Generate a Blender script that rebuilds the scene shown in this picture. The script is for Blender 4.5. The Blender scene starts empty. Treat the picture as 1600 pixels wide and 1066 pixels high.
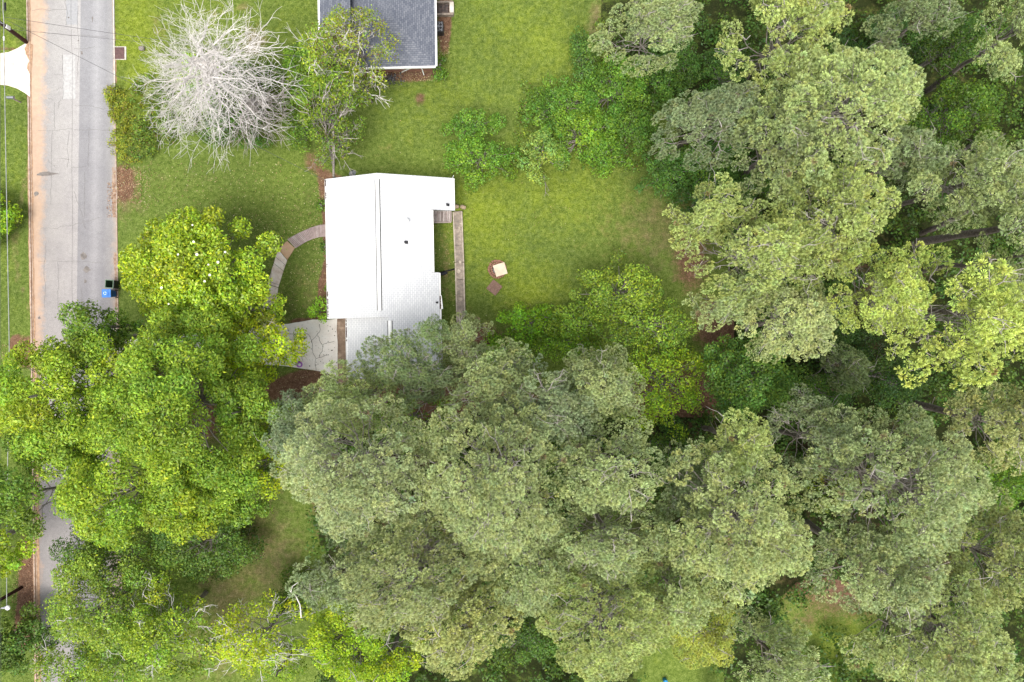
import bpy, bmesh, math, random
import numpy as np
from mathutils import Vector, Matrix

# ------------------------------------------------------------ camera, light
SC = bpy.context.scene
H = 53.3                       # drone height above the lawn, metres
MPP = 0.05                     # metres on the ground per photograph pixel
cam_d = bpy.data.cameras.new("drone_camera"); cam = bpy.data.objects.new("drone_camera", cam_d)
SC.collection.objects.link(cam); SC.camera = cam
cam.location = (0, 0, H); cam.rotation_euler = (0, 0, 0)
cam_d.lens = 24.0; cam_d.sensor_width = 36.0; cam_d.clip_end = 2000.0; cam_d.clip_start = 0.5

SUN_EL, SUN_AZ = 70.0, 195.0   # azimuth clockwise from north (+Y)
world = bpy.data.worlds.new("World"); SC.world = world; world.use_nodes = True
wn = world.node_tree.nodes; wl = world.node_tree.links
sky = wn.new("ShaderNodeTexSky"); sky.sky_type = 'NISHITA'; sky.sun_disc = False
sky.sun_elevation = math.radians(SUN_EL); sky.sun_rotation = math.radians(SUN_AZ)
sky.dust_density = 3.0; sky.air_density = 1.0; sky.altitude = 250
bg = wn["Background"]; bg.inputs[1].default_value = 0.105
hs = wn.new("ShaderNodeHueSaturation"); hs.inputs['Saturation'].default_value = 0.25
wl.new(sky.outputs[0], hs.inputs['Color']); wl.new(hs.outputs[0], bg.inputs[0])
sun_d = bpy.data.lights.new("sun", 'SUN'); sun = bpy.data.objects.new("sun", sun_d)
SC.collection.objects.link(sun)
sun_d.energy = 1.5; sun_d.angle = math.radians(30.0); sun_d.color = (1.0, 0.95, 0.86)
_az = math.radians(SUN_AZ); _el = math.radians(SUN_EL)
_d = Vector((math.sin(_az)*math.cos(_el), math.cos(_az)*math.cos(_el), math.sin(_el)))
sun.rotation_euler = _d.to_track_quat('Z', 'Y').to_euler(); sun.location = _d*100
SC.view_settings.view_transform = 'Standard'; SC.view_settings.look = 'None'
SC.view_settings.gamma = 1.0; SC.view_settings.exposure = 1.45
SC.view_settings.use_curve_mapping = False

# ------------------------------------------------------------ helpers
COL = SC.collection
PI = math.pi
def W(px, py, z=0.0):
    """true position of a point of height z seen at photo pixel px,py"""
    k = MPP*(1 - z/H)
    return Vector(((px-800)*k, (533-py)*k, z))
def tag(o, label=None, cat=None, group=None, kind=None):
    if label: o['label'] = label
    if cat: o['category'] = cat
    if group: o['group'] = group
    if kind: o['kind'] = kind
    return o
def empty(name, loc, label, cat, group=None, rotz=0.0):
    o = bpy.data.objects.new(name, None); COL.objects.link(o)
    o.location = loc; o.rotation_euler = (0, 0, rotz); o.empty_display_size = 0.3
    return tag(o, label, cat, group)
def link(name, me, mat=None, parent=None):
    o = bpy.data.objects.new(name, me); COL.objects.link(o)
    if mat is not None and not me.materials: me.materials.append(mat)
    if parent is not None: o.parent = parent
    return o
def npmesh(name, verts, faces, cols=None, smooth=False):
    """verts (N,3), faces (M,k) one size of face, cols (N,3)"""
    me = bpy.data.meshes.new(name)
    verts = np.ascontiguousarray(verts, dtype=np.float32); faces = np.ascontiguousarray(faces, dtype=np.int32)
    M, k = faces.shape
    me.vertices.add(len(verts)); me.vertices.foreach_set('co', verts.ravel())
    me.loops.add(M*k); me.loops.foreach_set('vertex_index', faces.ravel())
    me.polygons.add(M); me.polygons.foreach_set('loop_start', np.arange(0, M*k, k, dtype=np.int32))
    try: me.polygons.foreach_set('loop_total', np.full(M, k, dtype=np.int32))
    except Exception: pass
    if cols is not None:
        a = me.attributes.new('Col', 'FLOAT_COLOR', 'POINT')
        c = np.ones((len(verts), 4), dtype=np.float32); c[:, :3] = cols
        a.data.foreach_set('color', c.ravel())
    me.update(calc_edges=True)
    if smooth: me.polygons.foreach_set('use_smooth', np.ones(M, dtype=bool))
    return me
class MB:
    """collects polygons for one mesh object"""
    def __init__(s): s.v = []; s.f = []; s.uv = []
    def poly(s, pts, uv=None):
        n = len(s.v); s.v += [tuple(p) for p in pts]; s.f.append(list(range(n, n+len(pts))))
        s.uv.append(uv if uv else [(0, 0)]*len(pts))
    def box(s, x0, x1, y0, y1, z0, z1, M=None):
        c = [Vector(p) for p in ((x0,y0,z0),(x1,y0,z0),(x1,y1,z0),(x0,y1,z0),(x0,y0,z1),(x1,y0,z1),(x1,y1,z1),(x0,y1,z1))]
        if M is not None: c = [M @ p for p in c]
        for q in ((0,3,2,1),(4,5,6,7),(0,1,5,4),(1,2,6,5),(2,3,7,6),(3,0,4,7)): s.poly([c[i] for i in q])
    def prism(s, pts, z0, z1):
        """pts ccw list of (x,y)"""
        n = len(pts)
        s.poly([(p[0], p[1], z1) for p in pts]); s.poly([(p[0], p[1], z0) for p in reversed(pts)])
        for i in range(n):
            a, b = pts[i], pts[(i+1) % n]
            s.poly([(a[0],a[1],z0),(b[0],b[1],z0),(b[0],b[1],z1),(a[0],a[1],z1)])
    def tube(s, p0, p1, r0, r1=None, n=10, caps=True):
        r1 = r0 if r1 is None else r1
        p0 = Vector(p0); p1 = Vector(p1); d = (p1-p0).normalized()
        u = d.orthogonal().normalized(); w = d.cross(u)
        A = [p0+(u*math.cos(2*PI*i/n)+w*math.sin(2*PI*i/n))*r0 for i in range(n)]
        B = [p1+(u*math.cos(2*PI*i/n)+w*math.sin(2*PI*i/n))*r1 for i in range(n)]
        for i in range(n):
            j = (i+1) % n; s.poly([A[i], A[j], B[j], B[i]])
        if caps: s.poly(list(reversed(A))); s.poly(B)
    def lathe(s, prof, c, n=20):
        """prof [(r,z)] bottom to top round centre c"""
        for (r0, z0), (r1, z1) in zip(prof[:-1], prof[1:]):
            for i in range(n):
                a = 2*PI*i/n; b = 2*PI*(i+1)/n
                s.poly([(c[0]+r0*math.cos(a), c[1]+r0*math.sin(a), c[2]+z0), (c[0]+r0*math.cos(b), c[1]+r0*math.sin(b), c[2]+z0),
                        (c[0]+r1*math.cos(b), c[1]+r1*math.sin(b), c[2]+z1), (c[0]+r1*math.cos(a), c[1]+r1*math.sin(a), c[2]+z1)])
    def build(s, name, mat, parent=None, bevel=0.0, smooth=False):
        me = bpy.data.meshes.new(name); me.from_pydata(s.v, [], s.f)
        uvl = me.uv_layers.new(name='UVMap')
        flat = [c for f in s.uv for q in f for c in q]
        uvl.data.foreach_set('uv', flat)
        bm = bmesh.new(); bm.from_mesh(me)
        bmesh.ops.remove_doubles(bm, verts=bm.verts, dist=1e-5)
        if bevel > 0:
            bmesh.ops.bevel(bm, geom=list(bm.edges), offset=bevel, segments=1, affect='EDGES', clamp_overlap=True)
        bm.to_mesh(me); bm.free()
        if smooth:
            for p in me.polygons: p.use_smooth = True
        return link(name, me, mat, parent)

# ---- materials
def mat_new(name):
    m = bpy.data.materials.new(name); m.use_nodes = True
    nt = m.node_tree; b = nt.nodes['Principled BSDF']; b.inputs['Roughness'].default_value = 0.85
    b.inputs['Specular IOR Level'].default_value = 0.25
    return m, nt, b
def N(nt, t, **kw):
    n = nt.nodes.new(t)
    for k, v in kw.items():
        if k in n.inputs: n.inputs[k].default_value = v
        else: setattr(n, k, v)
    return n
def ramp(nt, fac, stops):
    r = nt.nodes.new('ShaderNodeValToRGB'); e = r.color_ramp.elements
    while len(e) < len(stops): e.new(0.5)
    for i, (p, c) in enumerate(stops):
        e[i].position = p; e[i].color = (c, c, c, 1) if not isinstance(c, tuple) else (*c, 1)
    nt.links.new(fac, r.inputs[0]); return r.outputs[0]
def mix(nt, fac, a, b, mode='MIX'):
    m = nt.nodes.new('ShaderNodeMix'); m.data_type = 'RGBA'; m.blend_type = mode
    for i, v in ((0, fac), (6, a), (7, b)):
        if hasattr(v, 'links') or hasattr(v, 'is_linked'): nt.links.new(v, m.inputs[i])
        else: m.inputs[i].default_value = v if i == 0 else (*v, 1)
    return m.outputs[2]
def noise(nt, scale, detail=4, rough=0.6, vec=None):
    n = N(nt, 'ShaderNodeTexNoise', Scale=scale, Detail=detail, Roughness=rough)
    if vec is None:
        g = nt.nodes.new('ShaderNodeNewGeometry'); vec = g.outputs['Position']
    nt.links.new(vec, n.inputs['Vector']); return n.outputs['Fac']
def bump(nt, b, h, strength=0.3, dist=0.02):
    n = N(nt, 'ShaderNodeBump', Strength=strength, Distance=dist)
    nt.links.new(h, n.inputs['Height']); nt.links.new(n.outputs[0], b.inputs['Normal'])
def simple(name, c, c2=None, scale=6, rough=0.8, metal=0.0, bmp=0.0, spec=0.25):
    m, nt, b = mat_new(name); b.inputs['Roughness'].default_value = rough; b.inputs['Metallic'].default_value = metal
    b.inputs['Specular IOR Level'].default_value = spec
    c2 = c2 or tuple(x*0.75 for x in c)
    f = noise(nt, scale); nt.links.new(ramp(nt, f, [(0.35, c2), (0.65, c)]), b.inputs['Base Color'])
    if bmp: bump(nt, b, noise(nt, scale*6), bmp)
    return m
def foliage_mat(name, trans=0.3, gloss=0.06, vary=0.25):
    m, nt, b = mat_new(name); nt.nodes.remove(b)
    out = nt.nodes['Material Output']
    a = nt.nodes.new('ShaderNodeAttribute'); a.attribute_name = 'Col'
    f = noise(nt, 0.9, 2); g = ramp(nt, f, [(0.3, 1-vary), (0.7, 1+vary*0.6)])
    c = mix(nt, 1.0, a.outputs['Color'], g, 'MULTIPLY')
    oi = nt.nodes.new('ShaderNodeObjectInfo'); c = mix(nt, 1.0, c, oi.outputs['Color'], 'MULTIPLY')
    d = nt.nodes.new('ShaderNodeBsdfDiffuse'); t = nt.nodes.new('ShaderNodeBsdfTranslucent')
    gl = N(nt, 'ShaderNodeBsdfGlossy', Roughness=0.45)
    nt.links.new(c, d.inputs[0]); nt.links.new(mix(nt, 1.0, c, (1.25, 1.25, 0.6), 'MULTIPLY'), t.inputs[0])
    m1 = nt.nodes.new('ShaderNodeMixShader'); m1.inputs[0].default_value = trans
    nt.links.new(d.outputs[0], m1.inputs[1]); nt.links.new(t.outputs[0], m1.inputs[2])
    m2 = nt.nodes.new('ShaderNodeMixShader'); m2.inputs[0].default_value = gloss
    nt.links.new(m1.outputs[0], m2.inputs[1]); nt.links.new(gl.outputs[0], m2.inputs[2])
    nt.links.new(m2.outputs[0], out.inputs[0]); return m

M = {}
M['needle'] = foliage_mat('pine_needles', 0.26, 0.04)
M['leaf'] = foliage_mat('broad_leaves', 0.32, 0.02)
M['gloss_leaf'] = foliage_mat('glossy_leaves', 0.28, 0.04)
M['grass'] = foliage_mat('grass_blades', 0.3, 0.02, 0.15)
M['bark'] = simple('pine_bark', (0.25, 0.205, 0.185), (0.10, 0.08, 0.072), 7, bmp=0.8)
M['grey_bark'] = simple('grey_bark', (0.30, 0.27, 0.24), (0.15, 0.13, 0.115), 9, bmp=0.4)
M['dead_wood'] = simple('bleached_wood', (0.82, 0.78, 0.76), (0.60, 0.56, 0.54), 5, bmp=0.3)
M['twig'] = simple('pale_twigs', (0.52, 0.47, 0.45), (0.30, 0.265, 0.245), 4)
M['white_paint'] = simple('white_paint', (0.80, 0.80, 0.80), (0.70, 0.69, 0.68), 3, rough=0.5)
M['grey_metal'] = simple('grey_metal', (0.30, 0.31, 0.33), (0.22, 0.23, 0.25), 8, rough=0.45, metal=0.6)
M['black'] = simple('black_plastic', (0.02, 0.02, 0.025), (0.012, 0.012, 0.015), 8, rough=0.5)
M['dark_metal'] = simple('dark_metal', (0.05, 0.05, 0.055), (0.03, 0.03, 0.03), 8, rough=0.4)
M['brick'] = simple('red_brick', (0.33, 0.17, 0.115), (0.20, 0.10, 0.075), 14, bmp=0.3)
M['tan_stone'] = simple('tan_stone', (0.38, 0.29, 0.20), (0.24, 0.18, 0.13), 10, bmp=0.4)
M['soil'] = simple('brown_soil', (0.19, 0.115, 0.075), (0.10, 0.06, 0.04), 10, bmp=0.6)
M['pole_wood'] = simple('creosoted_wood', (0.060, 0.022, 0.016), (0.025, 0.012, 0.010), 10, bmp=0.3)

rs = np.random.RandomState
def nz(v): return v/np.maximum(np.linalg.norm(v, axis=-1, keepdims=True), 1e-9)
class SNoise:
    """cheap smooth 2D noise in about [-1,1]"""
    def __init__(s, seed, scale, n=10):
        r = rs(seed); a = r.uniform(0, 2*PI, n); f = r.uniform(0.6, 1.6, n)/scale
        s.k = np.stack([np.cos(a)*f, np.sin(a)*f]); s.p = r.uniform(0, 2*PI, n); s.n = n
    def __call__(s, x, y):
        x = np.asarray(x, float); y = np.asarray(y, float)
        return np.sin(x[..., None]*s.k[0]+y[..., None]*s.k[1]+s.p).sum(-1)*math.sqrt(2.0/s.n)*0.6

def tubes(P0, P1, R0, R1, sides=4):
    """independent tapered tubes for many segments -> verts, faces"""
    P0 = np.asarray(P0, float); P1 = np.asarray(P1, float); R0 = np.asarray(R0, float); R1 = np.asarray(R1, float)
    n = len(P0); d = nz(P1-P0)
    ref = np.where(np.abs(d[:, 2:3]) < 0.9, np.array([[0, 0, 1.0]]), np.array([[1.0, 0, 0]]))
    u = nz(np.cross(d, ref)); w = np.cross(d, u)
    a = np.arange(sides)*2*PI/sides
    ring = u[:, None, :]*np.cos(a)[None, :, None]+w[:, None, :]*np.sin(a)[None, :, None]
    V = np.concatenate([P0[:, None, :]+ring*R0[:, None, None], P1[:, None, :]+ring*R1[:, None, None]], 1).reshape(-1, 3)
    base = (np.arange(n)*2*sides)[:, None]
    F = []
    for i in range(sides):
        j = (i+1) % sides
        F.append(np.concatenate([base+i, base+j, base+sides+j, base+sides+i], 1))
    return V, np.concatenate(F, 0)
class Wood:
    def __init__(s): s.a = []; s.b = []; s.r = []; s.q = []
    def seg(s, a, b, r0, r1): s.a.append(a); s.b.append(b); s.r.append(r0); s.q.append(r1)
    def curve(s, rng, a, b, r0, r1, n=4, wob=0.12, sag=0.0):
        a = np.array(a, float); b = np.array(b, float); L = np.linalg.norm(b-a)
        pts = [a+(b-a)*t for t in np.linspace(0, 1, n+1)]
        for i in range(1, n):
            pts[i] = pts[i]+rng.randn(3)*L*wob*0.35; pts[i][2] -= sag*L*math.sin(PI*i/n)
        for i in range(n):
            t0, t1 = i/n, (i+1)/n
            s.seg(pts[i], pts[i+1], r0+(r1-r0)*t0, r0+(r1-r0)*t1)
        return pts
    def build(s, name, mat, parent, sides=4, kind=None):
        if not s.a: return None
        V, F = tubes(s.a, s.b, s.r, s.q, sides)
        o = link(name, npmesh(name, V, F, smooth=True), mat, parent)
        if kind: o['kind'] = kind
        return o

# ------------------------------------------------------------ the ground
def ell(x, y, cx, cy, rx, ry, soft=0.5):
    d = np.sqrt(((x-cx)/rx)**2+((y-cy)/ry)**2)
    return np.clip((1+soft-d)/(2*soft), 0, 1)
def ground_masks(px, py):
    """bare (brown soil, pine straw), lush (bright yellow green), dry (tan) at photo pixels of the flat ground"""
    n1 = SNoise(5, 60)(px, py)*14; n2 = SNoise(6, 60)(px, py)*14
    x = px+n1; y = py+n2
    bare = np.zeros_like(x); lush = np.zeros_like(x); dry = np.zeros_like(x)
    for (cx, cy, rx, ry, s, a) in [(206, 290, 26, 34, .4, .9), (499, 330, 11, 80, .3, 1), (500, 450, 12, 60, .3, 1), (470, 505, 36, 9, .5, .9), (484, 262, 22, 24, .6, .7), (520, 275, 30, 14, .6, .8),
                             (460, 598, 60, 26, .3, 1), (748, 508, 34, 22, .6, .9), (701, 420, 20, 90, .5, .55), (1080, 400, 40, 75, .8, .85),
                             (1130, 500, 60, 60, .6, .85), (630, 113, 62, 14, .5, 1), (658, 148, 12, 14, .5, .7), (695, 30, 14, 60, .4, 1), (1235, 975, 36, 22, .7, .6),
                             (36, 930, 24, 100, .3, 1), (1060, 650, 90, 110, .5, .9), (1330, 470, 140, 120, .4, 1), (1340, 800, 260, 190, .4, .9), (10, 545, 16, 18, .4, 1), (28, 560, 30, 30, .4, .9),
                             (1350, 120, 270, 200, .4, .6), (700, 740, 220, 180, .4, 1), (250, 640, 190, 90, .5, .8), (455, 880, 40, 50, .9, .45), (380, 215, 90, 14, .9, .6), (925, 225, 60, 26, .6, .8),
                             (38, 155, 8, 30, .4, .9), (20, 67, 22, 7, .5, .7), (555, 285, 60, 20, .6, .5), (300, 95, 34, 7, .8, .6), (1150, 740, 220, 60, .5, .6)]:
        bare = np.maximum(bare, a*ell(x, y, cx, cy, rx, ry, s))
    for (cx, cy, rx, ry, a) in [(850, 60, 120, 90, .55), (640, 190, 60, 60, .35), (770, 350, 70, 80, .8), (830, 440, 60, 60, .75), (870, 300, 110, 70, .6), (200, 60, 50, 90, .9), (205, 125, 30, 40, 1.0),
                             (300, 40, 130, 60, .45), (20, 60, 30, 50, .5), (20, 300, 26, 200, .35), (950, 330, 90, 70, .45), (700, 150, 120, 50, .45), (450, 40, 50, 50, .35), (1300, 1010, 90, 70, .5), (190, 200, 20, 60, .6), (460, 430, 50, 50, .2), (1040, 1010, 60, 60, .25)]:
        lush = np.maximum(lush, a*ell(x, y, cx, cy, rx, ry, .9))
    for (cx, cy, rx, ry, a) in [(385, 60, 20, 22, 1.0), (235, 50, 20, 26, .5), (330, 25, 24, 14, .5), (1030, 360, 110, 90, .62), (420, 860, 80, 80, .72), (360, 930, 55, 60, .8), (330, 1010, 40, 60, .7), (450, 330, 60, 70, .30), (470, 450, 40, 60, .45), (300, 270, 90, 30, .35), (600, 230, 60, 50, .3),
                             (40, 300, 6, 260, .7), (205, 300, 40, 50, .7), (1240, 970, 60, 40, .4), (820, 470, 30, 20, .5), (760, 500, 60, 30, .5), (930, 40, 14, 100, .7), (445, 475, 30, 40, .4), (375, 10, 14, 10, .8)]:
        dry = np.maximum(dry, a*ell(x, y, cx, cy, rx, ry, .7))
    return bare, lush, dry

gx = np.concatenate([[-900, -400, -150, -80, -60, -50], np.arange(-45, 45.01, 0.4), [50, 60, 80, 150, 400, 900]])
gy = np.concatenate([[-900, -400, -150, -80, -50, -38], np.arange(-32, 32.01, 0.4), [38, 50, 80, 150, 400, 900]])
GX, GY = np.meshgrid(gx, gy)
PXg = 800+GX/MPP; PYg = 533-GY/MPP
ba, lu, dr = ground_masks(np.clip(PXg, -150, 1750), np.clip(PYg, -150, 1220))
nx, ny = len(gx), len(gy)
V = np.stack([GX.ravel(), GY.ravel(), np.zeros(GX.size)], 1)
idx = np.arange(nx*ny).reshape(ny, nx)
F = np.stack([idx[:-1, :-1].ravel(), idx[:-1, 1:].ravel(), idx[1:, 1:].ravel(), idx[1:, :-1].ravel()], 1)
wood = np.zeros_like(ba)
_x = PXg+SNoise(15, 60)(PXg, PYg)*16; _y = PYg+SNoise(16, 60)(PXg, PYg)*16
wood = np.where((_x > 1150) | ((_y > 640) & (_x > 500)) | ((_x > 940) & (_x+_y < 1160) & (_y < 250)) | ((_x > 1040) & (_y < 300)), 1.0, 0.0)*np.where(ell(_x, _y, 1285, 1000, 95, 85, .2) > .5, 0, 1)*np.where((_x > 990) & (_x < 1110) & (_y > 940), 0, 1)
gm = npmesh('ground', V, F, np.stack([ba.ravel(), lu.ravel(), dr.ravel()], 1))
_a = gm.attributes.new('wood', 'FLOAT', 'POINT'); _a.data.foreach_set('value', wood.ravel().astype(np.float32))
m, nt, b = mat_new('lawn_and_soil')
at = nt.nodes.new('ShaderNodeAttribute'); at.attribute_name = 'Col'
sep = nt.nodes.new('ShaderNodeSeparateColor'); nt.links.new(at.outputs['Color'], sep.inputs[0])
def madd(nt, a, k, c):
    q = nt.nodes.new('ShaderNodeMath'); q.operation = 'MULTIPLY_ADD'; nt.links.new(a, q.inputs[0]); q.inputs[1].default_value = k
    if hasattr(c, 'links'): nt.links.new(c, q.inputs[2])
    else: q.inputs[2].default_value = c
    q.use_clamp = False; return q.outputs[0]
g3 = noise(nt, 3.2, 4, 0.7); fine0 = noise(nt, 11, 6, 0.8); fine = madd(nt, fine0, .85, madd(nt, g3, .55, -.20)); mid = noise(nt, 1.3, 5, 0.65); big = noise(nt, 0.25, 3)
gcol = ramp(nt, fine, [(0.34, (0.036, 0.066, 0.012)), (0.5, (0.108, 0.158, 0.030)), (0.70, (0.22, 0.275, 0.085))])
lcol = ramp(nt, fine, [(0.34, (0.070, 0.110, 0.012)), (0.5, (0.175, 0.232, 0.026)), (0.70, (0.31, 0.36, 0.085))])
dcol = ramp(nt, fine, [(0.25, (0.075, 0.080, 0.030)), (0.5, (0.165, 0.150, 0.065)), (0.75, (0.36, 0.30, 0.17))])
bcol = ramp(nt, fine, [(0.25, (0.055, 0.030, 0.020)), (0.5, (0.14, 0.082, 0.052)), (0.75, (0.33, 0.22, 0.15))])
lm = ramp(nt, madd(nt, mid, 1.4, madd(nt, sep.outputs[1], 1.0, -0.75)), [(0.2, 0.0), (0.8, 1.0)])
dm = ramp(nt, madd(nt, mid, 1.6, madd(nt, sep.outputs[2], 1.0, -0.95)), [(0.2, 0.0), (0.75, 1.0)])
bm_ = ramp(nt, madd(nt, fine, 0.9, madd(nt, mid, 0.5, madd(nt, sep.outputs[0], 1.3, -1.05))), [(0.3, 0.0), (0.6, 1.0)])
c = mix(nt, lm, gcol, lcol); c = mix(nt, dm, c, dcol); c = mix(nt, bm_, c, bcol)
wa = nt.nodes.new('ShaderNodeAttribute'); wa.attribute_name = 'wood'
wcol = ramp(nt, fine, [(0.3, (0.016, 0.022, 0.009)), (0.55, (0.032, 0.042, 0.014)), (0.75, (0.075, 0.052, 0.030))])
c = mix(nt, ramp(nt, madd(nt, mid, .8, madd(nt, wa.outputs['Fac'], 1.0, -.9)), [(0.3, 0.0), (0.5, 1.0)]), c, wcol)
c = mix(nt, 1.0, c, ramp(nt, big, [(0.3, (0.86, 0.84, 0.90)), (0.7, (1.12, 1.08, 1.0))]), 'MULTIPLY')
nt.links.new(c, b.inputs['Base Color']); b.inputs['Roughness'].default_value = 1.0; b.inputs['Specular IOR Level'].default_value = 0.05
bump(nt, b, fine0, 0.8, 0.06)
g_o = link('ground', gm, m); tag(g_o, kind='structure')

# ---- road, cracks, patches, kerbs
def sheet(name, pix, z, mat, parent=None, kind=None, jag=0.0, seed=0, sub=1):
    """flat sheet from ground pixels"""
    pts = []
    r = rs(seed)
    n = len(pix)
    for i in range(n):
        a = pix[i]; bb = pix[(i+1) % n]
        for k in range(sub):
            t = k/sub; p = W(a[0]+(bb[0]-a[0])*t+r.randn()*jag, a[1]+(bb[1]-a[1])*t+r.randn()*jag)
            pts.append((p.x, p.y))
    if sum(pts[i][0]*pts[(i+1) % len(pts)][1]-pts[(i+1) % len(pts)][0]*pts[i][1] for i in range(len(pts))) < 0: pts.reverse()
    mb = MB(); mb.poly([(p[0], p[1], z) for p in pts])
    o = mb.build(name, mat, parent)
    bm = bmesh.new(); bm.from_mesh(o.data); bmesh.ops.triangulate(bm, faces=bm.faces); bm.to_mesh(o.data); bm.free()
    if kind: tag(o, kind=kind)
    return o
def roadx(side, py): return (47+13*py/1000.0) if side == 0 else (178+13*py/1000.0)
m, nt, b = mat_new('worn_asphalt')
g = nt.nodes.new('ShaderNodeNewGeometry')
# coordinate across the road: metres from the left edge (road leans 13 px in 1000)
mp = N(nt, 'ShaderNodeVectorRotate', rotation_type='Z_AXIS'); mp.inputs['Angle'].default_value = math.atan(-13/1000)*-1
nt.links.new(g.outputs['Position'], mp.inputs['Vector'])
sx = nt.nodes.new('ShaderNodeSeparateXYZ'); nt.links.new(mp.outputs[0], sx.inputs[0])
_c = W(47+13*.533, 533); ca = math.atan(13/1000)
x_left = _c.x*math.cos(ca)-_c.y*math.sin(ca)
across = madd(nt, sx.outputs[0], 1.0, -x_left)
nn = noise(nt, 0.9, 4)
acr = madd(nt, nn, 0.05, across)
lane = ramp(nt, madd(nt, acr, 1/6.6, 0), [(0.0, (0.34, 0.325, 0.315)), (0.10, (0.31, 0.30, 0.295)), (0.2, (0.34, 0.33, 0.32)), (0.497, (0.37, 0.36, 0.355)), (0.507, (0.255, 0.255, 0.265)), (0.62, (0.25, 0.25, 0.262)), (0.70, (0.31, 0.31, 0.32)), (0.80, (0.25, 0.25, 0.26)), (0.92, (0.29, 0.285, 0.28)), (1.0, (0.30, 0.29, 0.28))])
agg = noise(nt, 22, 5, 0.8); bl = noise(nt, 0.5, 4)
c = mix(nt, 0.75, lane, ramp(nt, agg, [(0.35, (0.55, 0.55, 0.55)), (0.65, (1.35, 1.35, 1.35))]), 'MULTIPLY')
n2 = noise(nt, 1.1, 6, .75)
dl = ramp(nt, madd(nt, n2, -2.2, madd(nt, across, 1.0, 1.0)), [(0.10, 1.0), (0.75, 0.0)])
c = mix(nt, dl, c, (0.46, 0.34, 0.25))
dr2_ = ramp(nt, madd(nt, n2, -1.6, madd(nt, across, -1.0, 7.25)), [(0.05, .8), (0.55, 0.0)])
c = mix(nt, dr2_, c, (0.40, 0.33, 0.27))
c = mix(nt, 0.5, c, ramp(nt, noise(nt, 3.5, 5, .8), [(0.35, (0.80, 0.79, 0.79)), (0.65, (1.12, 1.12, 1.12))]), 'MULTIPLY')
c = mix(nt, 0.45, c, ramp(nt, bl, [(0.3, (0.78, 0.76, 0.78)), (0.7, (1.15, 1.13, 1.1))]), 'MULTIPLY')
# asphalt tone gets darker further down the street
sy = ramp(nt, madd(nt, sx.outputs[1], 1/60, 0.5), [(0.0, (0.70, 0.68, 0.70)), (0.45, (0.82, 0.79, 0.80)), (0.66, (0.88, 0.86, 0.86)), (0.85, (1.0, 1.0, 1.0))])
c = mix(nt, 1.0, c, sy, 'MULTIPLY')
nt.links.new(c, b.inputs['Base Color']); bump(nt, b, agg, 0.4, 0.01); M['asphalt'] = m
road = sheet('road', [(roadx(0, -7000), -7000), (roadx(1, -7000), -7000), (roadx(1, 8000), 8000), (roadx(0, 8000), 8000)], 0.004, M['asphalt'], kind='structure')
M['patch'] = simple('pale_road_patch', (0.43, 0.42, 0.415), (0.33, 0.325, 0.32), 5, bmp=0.2)
M['patch2'] = simple('grey_road_patch', (0.33, 0.33, 0.335), (0.27, 0.27, 0.28), 6, bmp=0.2)
M['crack'] = simple('road_crack', (0.20, 0.19, 0.185), (0.10, 0.095, 0.09), 3)
M['stain'] = simple('oil_stain', (0.12, 0.105, 0.10), (0.20, 0.18, 0.165), 3)
M['grit2'] = simple('brown_grit', (0.34, 0.25, 0.19), (0.20, 0.13, 0.09), 4, bmp=0.4)
M['grit'] = simple('orange_grit', (0.42, 0.27, 0.17), (0.26, 0.16, 0.10), 5, bmp=0.4)
sheet('road_patch', [(99, 86), (118, 86), (118.5, 155), (99, 155)], 0.008, M['patch'], road)
sheet('road_patch', [(104, 0), (122, 0), (122, 39), (104, 39)], 0.008, M['patch2'], road)
for i, (cx, cy, rx, ry) in enumerate([(131, 400, 4, 6), (136, 422, 5, 5), (58, 303, 4, 4), (73, 272, 14, 3.5), (123, 64, 1.2, 1.2), (128, 83, 1.5, 3), (134, 440, 2, 3), (62, 497, 2, 2), (145, 30, 1, 4), (108, 28, 1.2, 1.2)]):
    r = rs(i); k = 14
    sheet('stain', [(cx+rx*math.cos(a)*(1+.25*r.randn()), cy+ry*math.sin(a)*(1+.25*r.randn())) for a in np.linspace(0, 2*PI, k, endpoint=False)], 0.0085+0.0003*i, M['stain'], road)
def strips(name, lines, w, z, mat, parent):
    """thin flat strips along pixel polylines (cracks)"""
    P, Q = [], []
    V = []; F = []
    for ln in lines:
        for a, bb in zip(ln[:-1], ln[1:]):
            A = W(*a); B = W(*bb); d = (B-A)
            if d.length < 1e-6: continue
            d.normalize(); s = Vector((-d.y, d.x, 0))*w*0.5; n = len(V)
            V += [(*(A-s)[:2], z), (*(B-s)[:2], z), (*(B+s)[:2], z), (*(A+s)[:2], z)]; F.append((n, n+1, n+2, n+3)); z += 1e-6
    o = link(name, npmesh(name, np.array(V), np.array(F)), mat, parent); o['kind'] = 'stuff'; return o
def wander(r, a, b, n=14, amp=2.0):
    a = np.array(a, float); b = np.array(b, float); off = 0; out = []
    d = nz(b-a); s = np.array([-d[1], d[0]])
    for i in range(n+1):
        t = i/n; off = off*0.75+r.randn()*amp*0.5; out.append(tuple(a+(b-a)*t+s*off*(1 if 0 < i < n else 0.3)))
    return out
r = rs(11); lines = []
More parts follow.
